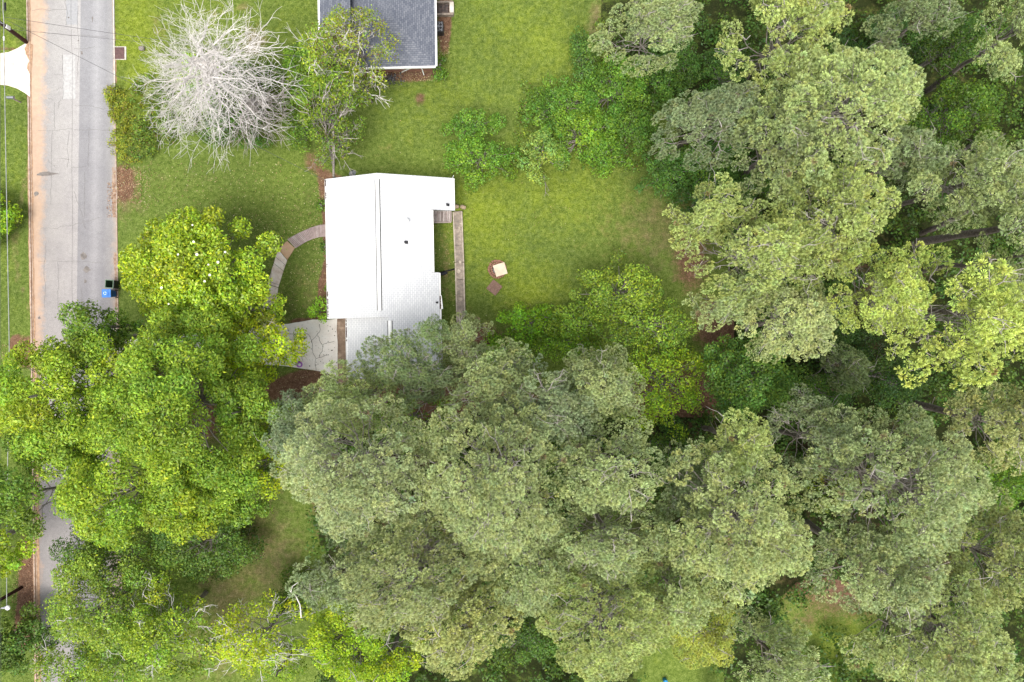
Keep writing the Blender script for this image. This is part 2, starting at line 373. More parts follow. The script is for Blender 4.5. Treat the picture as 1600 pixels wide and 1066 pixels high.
for a, bb in [((112, -10), (113, 540)), ((60, 204), (113, 202)), ((86, 160), (85, 204)), ((83, 204), (80, 320)), ((108, 204), (106, 262)), ((96, 248), (112, 250)), ((64, 358), (116, 352)), ((116, 352), (156, 340)), ((60, 408), (160, 410)), ((116, 300), (136, 358)),
              ((133, 270), (132, 340)), ((118, 165), (168, 170)), ((50, 17), (104, 16)), ((85, 118), (99, 117)), ((88, 140), (97, 138)), ((95, 155), (93, 170)), ((76, 155), (84, 157)), ((116, 202), (172, 205)), ((122, 10), (122, 120)), ((70, 480), (72, 380)), ((128, 450), (126, 540)), ((116, 77), (150, 75)), ((64, 50), (170, 60)), ((112, 262), (135, 260)), ((98, 86), (98, 156)), ((103, 0), (103, 40)), ((75, 250), (88, 262)), ((90, 410), (92, 500)), ((60, 560), (180, 556)), ((140, 200), (138, 262))]:
    lines.append(wander(r, a, bb, 16, 1.3))
strips('crack', lines, 0.020, 0.0125, M['crack'], road)
# dirt swept against the kerbs: irregular thin sheets
def edge_strip(name, xa, xb, y0, y1, mat, z, seed, n=60, ja=1.0, jb=2.2):
    r = rs(seed); pts = []
    ys = np.linspace(y0, y1, n); oa = np.cumsum(r.randn(n))*0.2; ob = np.cumsum(r.randn(n))*0.35
    oa = np.clip(oa-oa.mean(), -1.5, 1.5); ob = np.clip(ob-ob.mean(), -3, 3)
    for y, o in zip(ys, oa): pts.append((xa+13*y/1000+o*ja+r.randn()*.25*ja, y))
    for y, o in list(zip(ys, ob))[::-1]: pts.append((xb+13*y/1000+o*jb*.6+r.randn()*.5*jb, y))
    return tag(sheet(name, pts, z, mat), kind='structure')
edge_strip('roadside_dirt', 41, 49.5, -60, 1120, M['grit'], 0.0165, 3, 160, .8, .8)
edge_strip('roadside_grit', 176.5, 180, -60, 130, M['grit'], 0.0165, 4, 40, .6, .8)
edge_strip('roadside_grit', 172, 178, 262, 340, M['grit2'], 0.0165, 5, 40, 1.2, 2.4); edge_strip('roadside_grit', 174, 178, 395, 480, M['grit2'], 0.0165, 6, 40, 1.2, 1.4)
M['kerb'] = simple('pinkish_concrete_kerb', (0.46, 0.37, 0.31), (0.28, 0.19, 0.14), 4, bmp=0.3)
M['kerbw'] = simple('pale_concrete_kerb', (0.60, 0.57, 0.52), (0.42, 0.38, 0.33), 4, bmp=0.3)
def kerb(x, y0, y1, mat, w=0.14, h=0.1):
    mb = MB(); a = W(x+13*y0/1000, y0); b_ = W(x+13*y1/1000, y1)
    mb.prism([(b_.x-w/2, b_.y), (b_.x+w/2, b_.y), (a.x+w/2, a.y), (a.x-w/2, a.y)], -0.02, h)
    return tag(mb.build('kerb', mat, None, 0.012), kind='structure')
kerb(43.6, -1500, 66, M['kerb'], .10); kerb(43.6, 152, 800, M['kerb'], .10); kerb(43.6, 802, 3000, M['kerb'], .10)
kerb(46.3, -1500, 3000, M['kerb'], .05, 0.05)
kerb(178.6, -1500, 136, M['kerbw'], .09); kerb(178.8, 190, 3000, M['kerb'], .07, .06)

# ---- concrete drives and walks
def concrete(name, c1, c2, c3, sc=1.2):
    m, nt, b = mat_new(name)
    c = ramp(nt, noise(nt, sc, 6, .7), [(0.28, c2), (0.52, c1), (0.8, c3)])
    c = mix(nt, 0.5, c, ramp(nt, noise(nt, 30, 4, .8), [(0.3, (0.7, 0.69, 0.68)), (0.7, (1.15, 1.15, 1.15))]), 'MULTIPLY')
    nt.links.new(c, b.inputs['Base Color']); bump(nt, b, noise(nt, 25, 4), .25, .01); return m
M['conc'] = concrete('pale_cracked_concrete', (0.80, 0.75, 0.71), (0.66, 0.60, 0.56), (0.84, 0.82, 0.80))
M['conc_bright'] = concrete('bright_concrete', (0.70, 0.62, 0.54), (0.48, 0.34, 0.25), (0.82, 0.79, 0.75), .8)
M['conc_path'] = concrete('path_concrete', (0.70, 0.61, 0.54), (0.50, 0.37, 0.29), (0.84, 0.81, 0.78), 1.6)
M['conc_orange'] = concrete('clay_stained_concrete', (0.46, 0.31, 0.20), (0.38, 0.22, 0.13), (0.56, 0.42, 0.30))
M['conc_moss'] = concrete('mossy_concrete', (0.26, 0.215, 0.18), (0.125, 0.115, 0.10), (0.50, 0.43, 0.35), 2.6)
dw = sheet('driveway', [(-260, 84), (0, 84), (14, 82), (28, 76), (41, 68), (46.5, 66), (47.5, 152), (40, 146), (28, 139), (12, 134), (0, 133), (-260, 133)], 0.021, M['conc_bright'], kind='structure')
sheet('clay_stain', [(45, 66), (52, 72), (51, 90), (49, 112), (47, 118), (43, 108), (46, 95), (42, 84), (40, 76)], 0.026, M['grit'], dw, jag=.7, sub=3)
dw2 = sheet('driveway', [(183, 528), (330, 520), (452, 506), (488, 500), (528, 499), (531, 545), (530, 590), (500, 580), (434, 571), (330, 566), (183, 566)], 0.010, M['conc'], kind='structure', sub=4, jag=.4)
r = rs(8); z4 = lambda x, y: (420+x/10.66, 490+y/10.66)
cl = []
for poly in [[(850, 190), (850, 310), (780, 390), (715, 450)], [(715, 450), (690, 380), (640, 335), (590, 335), (560, 370), (500, 380), (450, 470)], [(715, 450), (735, 540), (735, 650), (790, 750), (850, 730)], [(820, 370), (870, 490), (905, 530), (895, 630), (840, 700), (850, 730)],
             [(905, 520), (990, 490), (1090, 465)], [(850, 730), (920, 710), (1000, 690)], [(540, 370), (545, 500), (520, 580), (560, 680), (570, 800)], [(450, 540), (520, 575)], [(790, 750), (770, 850), (790, 950)]]:
    q = [z4(*p) for p in poly]
    for a, bb in zip(q[:-1], q[1:]): cl.append(wander(r, a, bb, 6, .5))
strips('crack', cl, 0.032, 0.0145, simple('drive_crack', (.22, .19, .16), (.14, .12, .10), 4), dw2)
M['weed'] = simple('dark_leaf_litter', (0.05, 0.045, 0.03), (0.10, 0.075, 0.045), 20)
V = []; F = []
r = rs(21)
for i in range(150):
    x, y = r.uniform(440, 528), r.uniform(508, 572); 
    if i < 40: q = cl[r.randint(len(cl))]; x, y = q[r.randint(len(q))]
    p = W(x, y); s = r.uniform(.02, .06); a = r.uniform(0, 6.3); n = len(V)
    for k in range(4): V.append((p.x+s*math.cos(a+k*PI/2)*(1 if k % 2 else .5), p.y+s*math.sin(a+k*PI/2), .03+r.rand()*.02))
    F.append((n, n+1, n+2, n+3))
tag(link('leaf_litter', npmesh('leaf_litter', V, F), M['weed'], dw2), kind='stuff')
tag(sheet('driveway_soil_strip', [(526, 496), (545, 496), (546, 600), (529, 600)], 0.018, concrete('muddy_concrete', (0.27, 0.19, 0.14), (0.15, 0.10, 0.075), (0.50, 0.38, 0.29), 1.6), sub=5, jag=.6), kind='structure')
# curved path: four slabs with open joints, then a boardwalk
L_ = [(449, 377), (435, 390), (428, 412), (418, 445), (411, 483), (407, 515)]
R_ = [(461, 388), (449, 407), (443, 424), (435, 450), (431, 483), (429, 515)]
path = empty('garden_path', W(435, 430), 'curved cracked concrete garden path leading from the driveway to the wooden boardwalk', 'path')
path.location = (0, 0, 0)
def lerp2(a, b, t): return (a[0]+(b[0]-a[0])*t, a[1]+(b[1]-a[1])*t)
for i in range(5):
    a0, a1 = L_[i], L_[i+1]; b0, b1 = R_[i], R_[i+1]
    a1 = lerp2(a1, a0, .03); b1 = lerp2(b1, b0, .03)
    mb = MB(); pts = [W(*p) for p in (a0, lerp2(a0, a1, .5), a1, b1, lerp2(b0, b1, .5), b0)]
    mb.prism([(p.x, p.y) for p in pts], -0.02, 0.035)
    mb.build('slab', M['conc_orange'] if i == 0 else M['conc_path'], path, 0.01)
strips('crack', [wander(rs(3), (430, 400), (446, 415), 6, .8), wander(rs(4), (422, 440), (436, 446), 6, .8), wander(rs(5), (414, 478), (432, 462), 6, .8), wander(rs(6), (425, 420), (420, 470), 8, 1.)], .03, 0.0405, M['crack'], path)
M['board'] = simple('weathered_boards', (0.38, 0.30, 0.29), (0.26, 0.20, 0.195), 3, bmp=0.3)
M['slat_pale'] = simple('bleached_deck_boards', (0.60, 0.53, 0.51), (0.42, 0.36, 0.35), 3, bmp=0.3)
M['board2'] = simple('weathered_boards_pale', (0.43, 0.36, 0.345), (0.31, 0.25, 0.24), 3, bmp=0.3)
bw = empty('boardwalk', (0, 0, 0), 'curved boardwalk of weathered planks between the concrete path and the white house', 'boardwalk')
T_ = [(449, 374), (465, 365), (485, 356), (500, 351.5), (514, 350.5)]; B_ = [(462, 388), (478, 378), (490, 373), (500, 370.5), (514, 370)]
def along(P, t):
    n = len(P)-1; i = min(int(t*n), n-1); return lerp2(P[i], P[i+1], t*n-i)
nb = 30; r = rs(2)
for i in range(nb):
    t0, t1 = i/nb, (i+.82)/nb
    pts = [W(*p, .16) for p in (along(T_, t0), along(T_, t1), along(B_, t1), along(B_, t0))]
    mb = MB(); dz = r.randn()*.006; mb.prism([(p.x, p.y) for p in reversed(pts)], .11+dz, .15+dz)
    mb.build('plank', M['board' if r.rand() < .6 else 'board2'], bw)
mb = MB()
for P, s in ((T_, 1), (B_, -1)):
    for a, bb in zip(P[:-1], P[1:]):
        A = W(*lerp2(a, bb, 0), .1); B = W(*bb, .1); d = (B-A).normalized(); o_ = Vector((-d.y, d.x, 0))*(-.05*s)
        q = [A+o_, B+o_, B+o_*1.9, A+o_*1.9]
        if s > 0: q.reverse()
        mb.prism([(p.x, p.y) for p in q], 0, .105)
mb.build('joist', M['board'], bw)
# storm drain
dr_ = empty('storm_drain', W(187, 84), 'rusty brown square storm drain cover in pale concrete frame beside the road', 'drain cover')
mb = MB(); mb.box(-.42, .55, -.50, .53, -.05, .06); mb.build('frame', M['kerbw'], dr_, .01)
mb = MB(); mb.box(-.44, .43, -.46, .46, .062, .085); mb.build('cover', simple('rusted_plate', (0.13, 0.075, 0.07), (0.085, 0.05, 0.048), 5, bmp=.3), dr_, .01)
# ------------------------------------------------------------ the white house
TH = math.radians(1.05)
O = W(510, 280, 2.9); R_H = Matrix.Translation((O.x, O.y, 0)) @ Matrix.Rotation(TH, 4, 'Z')
SL = 0.368; RU, RZ = 4.05, 4.42
def roof_z(u): return RZ-abs(u-RU)*SL
def shingles(name, base, joint, speck, course=0.14, width=0.30, contrast=1.0, jw=0.012, bmpd=0.012):
    m, nt, b = mat_new(name)
    uv = nt.nodes.new('ShaderNodeUVMap'); uv.uv_map = 'UVMap'
    br = N(nt, 'ShaderNodeTexBrick', offset=0.5, offset_frequency=2, squash=1.0)
    br.inputs['Scale'].default_value = 1.0; br.inputs['Brick Width'].default_value = width; br.inputs['Row Height'].default_value = course
    br.inputs['Mortar Size'].default_value = jw; br.inputs['Mortar Smooth'].default_value = 0.2; br.inputs['Bias'].default_value = 0.0
    br.inputs['Color1'].default_value = (*base, 1); br.inputs['Color2'].default_value = (*speck, 1); br.inputs['Mortar'].default_value = (*joint, 1)
    nt.links.new(uv.outputs[0], br.inputs['Vector'])
    c = mix(nt, 0.8, br.outputs['Color'], ramp(nt, noise(nt, 0.45, 4), [(0.3, (0.93, 0.935, 0.94)), (0.7, (1.03, 1.03, 1.03))]), 'MULTIPLY')
    nt.links.new(c, b.inputs['Base Color'])
    bump(nt, b, br.outputs['Fac'], -0.6, bmpd); b.inputs['Roughness'].default_value = 0.7; return m
M['white_shingle'] = shingles('white_painted_shingles', (0.60, 0.605, 0.615), (0.38, 0.39, 0.42), (0.53, 0.535, 0.555), .14, .30, jw=.014)
M['dark_shingle'] = shingles('slate_grey_shingles', (0.100, 0.110, 0.140), (0.060, 0.066, 0.088), (0.18, 0.19, 0.22), .14, .27, jw=.014)
M['siding'] = simple('pale_siding', (0.55, 0.54, 0.52), (0.48, 0.47, 0.45), 3)
house = empty('house', (O.x, O.y, 0), 'long low house with a white painted shingle roof and a lower garage wing', 'house', rotz=TH)
th = 0.12
mbm = MB(); mbe = MB(); mbw = MB()
def slope(mb, u0, u1, v0, v1, zf, uvflip=False, t=th):
    """roof slab over u0..u1, v0..v1 (v southward), top surface zf(u)"""
    z0, z1 = zf(u0), zf(u1); L = math.hypot(u1-u0, z1-z0)
    top = [(u0, -v1, z0), (u1, -v1, z1), (u1, -v0, z1), (u0, -v0, z0)]
    k = math.hypot(1, SL)
    mb.poly(top, [(v1, u0*k), (v1, u1*k), (v0, u1*k), (v0, u0*k)])
    bot = [(p[0], p[1], p[2]-t) for p in top]; mb.poly(list(reversed(bot)))
    for i in range(4):
        j = (i+1) % 4; mb.poly([top[j], top[i], bot[i], bot[j]])
VE = 10.33      # south end of the main gable
def roof_part(name, rects):
    mb = MB()
    for rr in rects: slope(mb, *rr, roof_z)
    return mb.build(name, M['white_shingle'], house)
roof_part('roof', [(0, RU, 0, VE)])
# east plane with its notches, split into butting strips
roof_part('roof', [(RU, 7.74, 0, 7.05), (7.74, 9.34, 0, 2.42), (RU, 8.19, 7.05, VE), (4.72, 8.19, VE, 14.75)])
# west plane of the garage wing falls from its own lower ridge
RG = 4.72; zg = roof_z(RG)
def gz(u): return zg-(RG-u)*SL
mb = MB(); slope(mb, 1.33, RG, VE-0.45, 14.75, gz); gw = mb.build('wing_roof', M['white_shingle'], house)
M['fascia'] = simple('white_fascia', (0.80, 0.80, 0.80), (0.74, 0.74, 0.73), 3, rough=.55)
# ridge vents: raised strips with a flat dark slot strip each side
for (u, v0, v1, zz) in ((RU, .42, 9.85, RZ), (RG, VE+.25, 14.4, zg)):
    mb = MB(); h = .05; w = .125
    for sg in (-1, 1):
        pts = [(u, -v1, zz+h+.012), (u+sg*w, -v1, zz-w*SL+h), (u+sg*w, -v0, zz-w*SL+h), (u, -v0, zz+h+.012)]
        if sg < 0: pts.reverse()
        mb.poly(pts)
        q = [(u+sg*w, -v1, zz-w*SL+h), (u+sg*w, -v1, zz-w*SL+.002), (u+sg*w, -v0, zz-w*SL+.002), (u+sg*w, -v0, zz-w*SL+h)]
        if sg < 0: q.reverse()
        mb.poly(q)
    mb.build('ridge_vent', M['fascia'], house)
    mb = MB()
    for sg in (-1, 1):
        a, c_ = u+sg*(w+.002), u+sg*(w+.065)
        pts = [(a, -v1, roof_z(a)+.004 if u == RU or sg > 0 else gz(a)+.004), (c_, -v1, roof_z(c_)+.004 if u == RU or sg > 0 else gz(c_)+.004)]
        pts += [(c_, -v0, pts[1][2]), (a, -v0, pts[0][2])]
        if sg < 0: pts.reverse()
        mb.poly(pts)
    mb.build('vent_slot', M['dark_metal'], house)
# gutters and fascias
def gutter(u, v0, v1, z, side, name='gutter', w=.12):
    mb = MB(); a, c_ = (u-w, u-.003) if side < 0 else (u+.003, u+w)
    mb.box(a, c_, -v1, -v0, z-.13, z-.115); 
    lip = (a, a+.015) if side < 0 else (c_-.015, c_)
    mb.box(*lip, -v1, -v0, z-.115, z-.02)
    back = (c_-.01, c_) if side < 0 else (a, a+.01)
    mb.box(*back, -v1, -v0, z-.115, z-.02)
    mb.box(a+.012, c_-.012, -v1, -v1+.012, z-.115, z-.025); mb.box(a+.012, c_-.012, -v0-.012, -v0, z-.115, z-.025)
    return mb.build(name, M['fascia'], house)
gutter(0, .02, VE-.02, roof_z(0), -1); gutter(1.33, VE+.02, 14.7, gz(1.33), -1)
gutter(7.74, 2.45, 7.03, roof_z(7.74), 1); gutter(9.34, .02, 2.40, roof_z(9.34), 1, w=.08); gutter(8.19, 7.08, 8.75, roof_z(8.19), 1, w=.1); gutter(8.19, 9.75, 14.7, roof_z(8.19), 1)
# a length of gutter hanging away from the eave
mb = MB(); Mx = Matrix.Translation((8.24, -9.25, roof_z(8.19)-.1)) @ Matrix.Rotation(math.radians(6), 4, 'Z')
mb.box(0, .15, -.5, .5, -.02, 0, Mx); mb.box(.13, .15, -.5, .5, 0, .09, Mx); mb.build('loose_gutter', M['fascia'], house)
# debris lying in the gutters
V = []; F = []; r = rs(5)
for (u, v0, v1, z, n) in ((-.06, .1, .5, roof_z(0), 26), (-.06, 1.0, 1.5, roof_z(0), 18), (-.06, 6.2, 6.5, roof_z(0), 8), (-.06, 8.3, 10.2, roof_z(0), 70), (1.27, 10.4, 12, gz(1.33), 60), (8.24, 8.8, 9.7, roof_z(8.19), 70), (8.25, 13, 14.5, roof_z(8.19), 40)):
    for i in range(n):
        x = u+r.randn()*.02; y = -r.uniform(v0, v1); s = r.uniform(.02, .05); k = len(V); a = r.rand()*6
        for q in range(4): V.append((x+s*math.cos(a+q*PI/2), y+s*math.sin(a+q*PI/2), z-.09+r.rand()*.05))
        F.append((k, k+1, k+2, k+3))
M['debris'] = simple('gutter_leaves', (0.10, 0.06, 0.05), (0.06, 0.04, 0.035), 20)
tag(link('gutter_leaves', npmesh('gutter_leaves', V, F), M['debris'], house), kind='stuff')
# walls
mb = MB(); wz = roof_z(7.74)-.3
mb.box(.45, 7.3, -VE+.4, -.4, -.02, roof_z(.45)-th-.01); mb.box(7.302, 8.9, -2.05, -.4, -.02, roof_z(8.9)-th-.01); mb.box(7.302, 7.75, -VE+.4, -7.4, -.02, roof_z(7.75)-th-.01)
mb.box(1.75, 7.75, -14.35, -VE+.398, -.02, gz(1.75)-th-.01)
mb.build('wall', M['siding'], house)
for v in (.42, VE-.42):
    mb = MB()                                         # gable ends
    y0, y1 = -v-.03, -v+.03
    pts = [(.45, roof_z(.45)-th), (7.3, roof_z(7.3)-th), (RU, RZ-th)]
    for y, rev in ((y0, False), (y1, True)):
        q = [(p[0], y, p[1]) for p in pts]; mb.poly(list(reversed(q)) if rev else q)
    for i_ in range(3):
        a_, b__ = pts[i_], pts[(i_+1) % 3]; mb.poly([(a_[0], y0, a_[1]), (b__[0], y0, b__[1]), (b__[0], y1, b__[1]), (a_[0], y1, a_[1])])
    mb.build('gable', M['siding'], house)
M['glass'] = simple('window_glass', (0.03, 0.035, 0.04), (0.05, 0.05, 0.06), 2, rough=.1, spec=.6)
M['door'] = simple('door_paint', (0.30, 0.10, 0.08), None, 4, rough=.5)
for (y) in (-1.6, -5.9, -8.2):
    mb = MB(); mb.box(.41, .448, y-.6, y+.6, .9, 2.1); f = mb.build('window', M['fascia'], house)
    mb = MB(); mb.box(.395, .409, y-.52, y+.52, .98, 2.02); mb.build('pane', M['glass'], f)
mb = MB(); mb.box(.40, .448, -4.15, -3.25, .2, 2.2); mb.build('door', M['door'], house)
mb = MB(); mb.box(1.70, 1.748, -13.6, -11.2, .02, 2.2); mb.build('garage_door', M['fascia'], house)
# roof vents
def hood(u, v, s=.22, rot=0, name='roof_vent'):
    z = roof_z(u); mb = MB(); Mx = Matrix.Translation((u, -v, z)) @ Matrix.Rotation(rot, 4, 'Z') @ Matrix.Rotation(math.atan(SL), 4, 'Y')
    mb.box(-s*.30, s*.60, -s*.42, s*.42, .004, .012, Mx)
    mb.tube(Mx @ Vector((0, 0, .01)), Mx @ Vector((-.02, 0, .01))+Vector((0, 0, .22)), s*.36, s*.34, 12)
    return mb.build(name, M['black'], house)
def local(px, py, z):
    p = R_H.inverted() @ W(px, py, z); return p.x, -p.y
for px, py, s in ((698, 317.5, .24), (634.5, 379, .26), (682, 472.5, .17)):
    u, v = local(px, py, 3.3 if px > 650 else 3.7); hood(u, v, s)
u, v = local(636.5, 345.5, 3.8); z = roof_z(u); mb = MB()
mb.lathe([(.05, 0), (.05, .22), (.13, .24), (.16, .31), (.14, .40), (.07, .45), (0, .46)], (u, -v, z), 14); mb.build('vent_turbine', M['white_paint'], house, smooth=True)
# small bracket at the north-east corner
mb = MB(); mb.tube((9.28, .0, 2.40), (9.36, .26, 2.3), .018); mb.build('downspout_bracket', M['white_paint'], house)

# back deck tucked in the north-east notch
dk = empty('deck', (O.x, O.y, 0), 'small slatted wooden deck in the notch at the back of the white house', 'deck', rotz=TH)
u0, v0 = local(676, 327, .5); u1, v1 = local(704, 347, .5); v0 = 2.46; r = rs(4); n = 12
for i in range(n):
    a = u0+(u1-u0)*i/n; mb = MB(); mb.box(a, a+(u1-u0)/n*.60, -v1+.05, -v0+.4, .50, .54+r.rand()*.004)
    mb.build('slat', M['slat_pale' if i % 3 else 'board2'], dk)
mb = MB(); mb.box(u0-.05, u1+.05, -v1-.07, -v1+.03, .42, .55); mb.box(u1+.0, u1+.09, -v1+.032, -v0+.4, .42, .55); mb.build('frame', M['board2'], dk)
for (x, y) in ((u0+.1, -v1+.1), (u1-.1, -v1+.1), (u0+.1, -v0), (u1-.1, -v0)): mb = MB(); mb.box(x-.05, x+.05, y-.05, y+.05, -.02, .42); mb.build('post', M['board'], dk)
mb = MB(); mb.box(u0, u1, -v1+.1, -v0+.38, .0, .05); mb.build('base', M['debris'], dk)  # dark sheet in the gutter-leaf colour, standing in for shade between the slats

# mossy concrete wall behind the house and the stones at its head
gw_ = empty('garden_wall', (0, 0, 0), 'long low mossy concrete garden wall running south behind the white house', 'wall')
Lw = [(707.6, 331), (711, 410), (713, 488), (716, 560)]; Rw = [(722, 329.5), (725, 410), (727, 493), (731, 562)]
for i in range(3):
    for k in range(3):
        a0, a1 = lerp2(Lw[i], Lw[i+1], k/3), lerp2(Lw[i], Lw[i+1], (k+.985)/3); b0, b1 = lerp2(Rw[i], Rw[i+1], k/3), lerp2(Rw[i], Rw[i+1], (k+.985)/3)
        pts = [W(*p, .3) for p in (a0, a1, b1, b0)]; mb = MB(); mb.prism([(p.x, p.y) for p in pts], -.05, .30+.01*((k*7+i) % 3)); mb.build('section', M['conc_moss'], gw_, .02)
M['pale_edge'] = simple('pale_concrete_edge', (0.46, 0.40, 0.33), (0.30, 0.25, 0.20), 3, bmp=.3)
for P, dx in ((Lw, .6), (Rw, -.6)):
    for a, bb in zip(P[:-1], P[1:]):
        mb = MB(); pts = [W(*p, .3) for p in ((a[0]+dx-1.0, a[1]+1), (bb[0]+dx-1.0, bb[1]-.3), (bb[0]+dx+1.0, bb[1]-.3), (a[0]+dx+1.0, a[1]+1))]
        mb.prism([(p.x, p.y) for p in pts], .28, .335); mb.build('edging', M['pale_edge'], gw_, .01)
def stone(name, px, py, z, sx, sy, sz, mat, label=None, cat=None, group=None, parent=None, rot=0, seed=0):
    bm = bmesh.new(); bmesh.ops.create_icosphere(bm, subdivisions=2, radius=1.0); r = rs(seed)
    for v in bm.verts:
        c = v.co; m_ = max(abs(c.x), abs(c.y), abs(c.z)); c *= (1/m_)**.55; c *= 1+r.randn()*.04
        v.co = (c.x*sx, c.y*sy, c.z*sz)
    me = bpy.data.meshes.new(name); bm.to_mesh(me); bm.free()
    o = link(name, me, mat, parent); p = W(px, py, z); o.location = p; o.rotation_euler = (0, 0, rot)
    return tag(o, label, cat, group)
stone('stone_block', 713, 323, .45, .24, .15, .22, M['tan_stone'], 'square tan stone block at the head of the mossy wall, against the house corner', 'stone', 'stones at the head of the mossy wall', seed=1)
stone('stone_block', 723.5, 324, .45, .24, .16, .18, M['tan_stone'], 'outer rounded tan stone beside the lawn at the head of the mossy wall', 'stone', 'stones at the head of the mossy wall', rot=-.3, seed=2)
for i, (x, y, s, lab) in enumerate(((719.5, 349.5, .05, 'small white pebble near the north end of the mossy wall'), (718, 356, .10, 'pale stone on the mossy wall just south of the pebble'), (719, 409.5, .11, 'pale round stone halfway down the mossy wall'), (719, 468, .12, 'pale stone on the south half of the mossy wall'), (717, 424, .14, 'flat broken pale stone on the wall level with the black bundle'))):
    stone('loose_stone', x, y, .33, s*1.1, s, .05, M['pale_edge'], lab, 'stone', 'loose stones on the mossy wall', rot=i, seed=10+i)

# fire pit
fp = empty('fire_pit', W(777, 421), 'round red brick fire pit half covered by a square board in the back lawn', 'fire pit')
r = rs(7)
for ring, (rad, n, w, z0, z1) in enumerate(((.66, 26, .17, -.02, .20), (.47, 19, .16, -.02, .245))):
    for i in range(n):
        a = 2*PI*i/n+r.randn()*.02; mb = MB(); Mx = Matrix.Rotation(a, 4, 'Z') @ Matrix.Translation((rad+r.randn()*.012, 0, r.randn()*.006)) @ Matrix.Rotation(r.randn()*.06, 4, 'Z')
        hw = PI*rad/n*.84; mb.box(-w/2*.9, w/2*.9, -hw, hw, z0, z1, Mx); mb.build('brick', M['brick'], fp, .01)
mb = MB(); mb.lathe([(.38, .03), (.0, .035)], (0, 0, 0), 16); mb.build('ash_bed', simple('fire_ash', (.05, .045, .045), (.16, .15, .15), 14, bmp=.5), fp)
mb = MB()
for i in range(7):
    a = r.rand()*6; x, y = -.22+r.randn()*.08, .0+r.randn()*.14; mb.tube((x, y, .09), (x+.2*math.cos(a), y+.2*math.sin(a), .12), .02, n=6)
mb.build('burnt_stick', M['twig'], fp)
bo = W(781.7, 421.3, .3)
M['plywood'] = simple('pale_plywood', (0.66, 0.56, 0.43), (0.56, 0.45, 0.33), 2.5, bmp=.2)
mb = MB(); mb.box(-.46, .46, -.46, .46, 0, .03); bd = mb.build('board_cover', M['plywood'], None, .004)
bd.location = (bo.x, bo.y, .262); bd.rotation_euler = (math.radians(1), math.radians(-1), math.radians(17)); tag(bd, 'square cream plywood board lying across the brick fire pit', 'board')
mb = MB(); mb.box(-.46, .46, -.46, .46, -.02, .05); pv = mb.build('paver_pad', simple('earthy_pavers', (.25, .155, .12), (.15, .09, .07), 9, bmp=.6), None, .02)
pv.location = W(772.5, 449.5); pv.rotation_euler = (0, 0, math.radians(-38)); tag(pv, 'square brown earthy paver pad in the grass south of the fire pit', 'paver')

# black bundle with a long bar
tb = empty('tarp_bundle', W(697, 425), 'black bundle with a long dark bar lying behind the white house', 'bundle')
tb.rotation_euler = (0, 0, math.radians(12)); mb = MB(); mb.tube((-.75, .02, .10), (.75, .05, .16), .055, .05, 10); mb.build('bar', M['black'], tb, smooth=True)
mb = MB(); mb.lathe([(0, 0), (.15, .01), (.17, .08), (.12, .16), (0, .19)], (0, 0, 0), 14); o = mb.build('bundle', simple('faded_black_cloth', (.045, .05, .06), (.02, .02, .025), 9, bmp=.5), tb, smooth=True); o.scale = (2.2, .75, 1); o.location = (-.25, -.10, 0)

# satellite dish by the north gable
sd = empty('satellite_dish', W(551.5, 272, 2.6), 'round blue grey satellite dish at the north edge of the white roof', 'satellite dish'); 
mb = MB(); mb.lathe([(.0, 0), (.10, .008), (.20, .035), (.27, .07), (.275, .075), (.268, .085), (.19, .055), (.08, .025), (0, .02)], (0, 0, 0), 24)
d_ = mb.build('dish', M['grey_metal'], sd, smooth=True); d_.rotation_euler = (math.radians(-24), math.radians(-10), 0)
mb = MB(); mb.tube((0, .0, .02), (.04, .16, .34), .012, n=6); mb.box(.0, .09, .13, .2, .3, .38); mb.build('feed_arm', M['dark_metal'], sd)
mb = MB(); mb.tube((0, 0, -2.62), (0, 0, -.01), .03, n=8); mb.build('mast', M['grey_metal'], sd)

# ------------------------------------------------------------ the grey roofed house
gh = empty('house', W(614, 40), 'house with a slate grey hip roof and white gutters at the top of the photo', 'house'); gh.location = (0, 0, 0)
ez = 3.0; sl2 = .45
SE = W(680.5, 103, ez); SW = W(549, 106, ez); NE = W(677, -160, ez); NW_ = W(545, -160, ez)
hw = (SE.x-SW.x)/2; rz = ez+hw*sl2; a1 = Vector(((SE.x+SW.x)/2, (SE.y+SW.y)/2+hw, rz)); a2 = Vector(((NE.x+NW_.x)/2, NE.y-hw, rz))
def face_uv(pts, e0, e1):
    d = (Vector(e1)-Vector(e0)).normalized(); n_ = (Vector(pts[1])-Vector(pts[0])).cross(Vector(pts[2])-Vector(pts[0])).normalized(); w = n_.cross(d)
    return [((Vector(p)-Vector(e0)).dot(d), (Vector(p)-Vector(e0)).dot(w)) for p in pts]
for pts in ([SW, SE, a1], [SE, NE, a2, a1], [NW_, SW, a1, a2], [NE, NW_, a2]):
    mb = MB(); mb.poly(pts, face_uv(pts, pts[0], pts[1])); mb.build('roof', M['dark_shingle'], gh)
W1, W2, W3, W4 = W(500, 48, ez-.1), W(553, 48.6, ez-.1), W(549, -150, ez-.1), W(497, -150, ez-.1)
lift = Vector((0, 0, (W2.x-W1.x)*.38)); pts = [W4, W1, W2+lift, W3+lift]
mb = MB(); mb.poly(pts, face_uv(pts, pts[0], pts[1])); mb.build('wing_roof', M['dark_shingle'], gh)
def bar(mb, A, B, w, z0, z1, side=1):
    d = (B-A); d.z = 0; d.normalize(); s = Vector((d.y, -d.x, 0))*side
    q = [A+s*.004, B+s*.004, B+s*w, A+s*w]
    if side > 0: q.reverse()
    mb.prism([(p.x, p.y) for p in q], z0, z1)
for A, B in ((SW, SE), (SE, NE), (W4, W1), (W1, W2)):
    mb = MB(); bar(mb, A, B, .13, A.z-.14, A.z-.005, 1); mb.build('gutter', M['fascia'], gh)
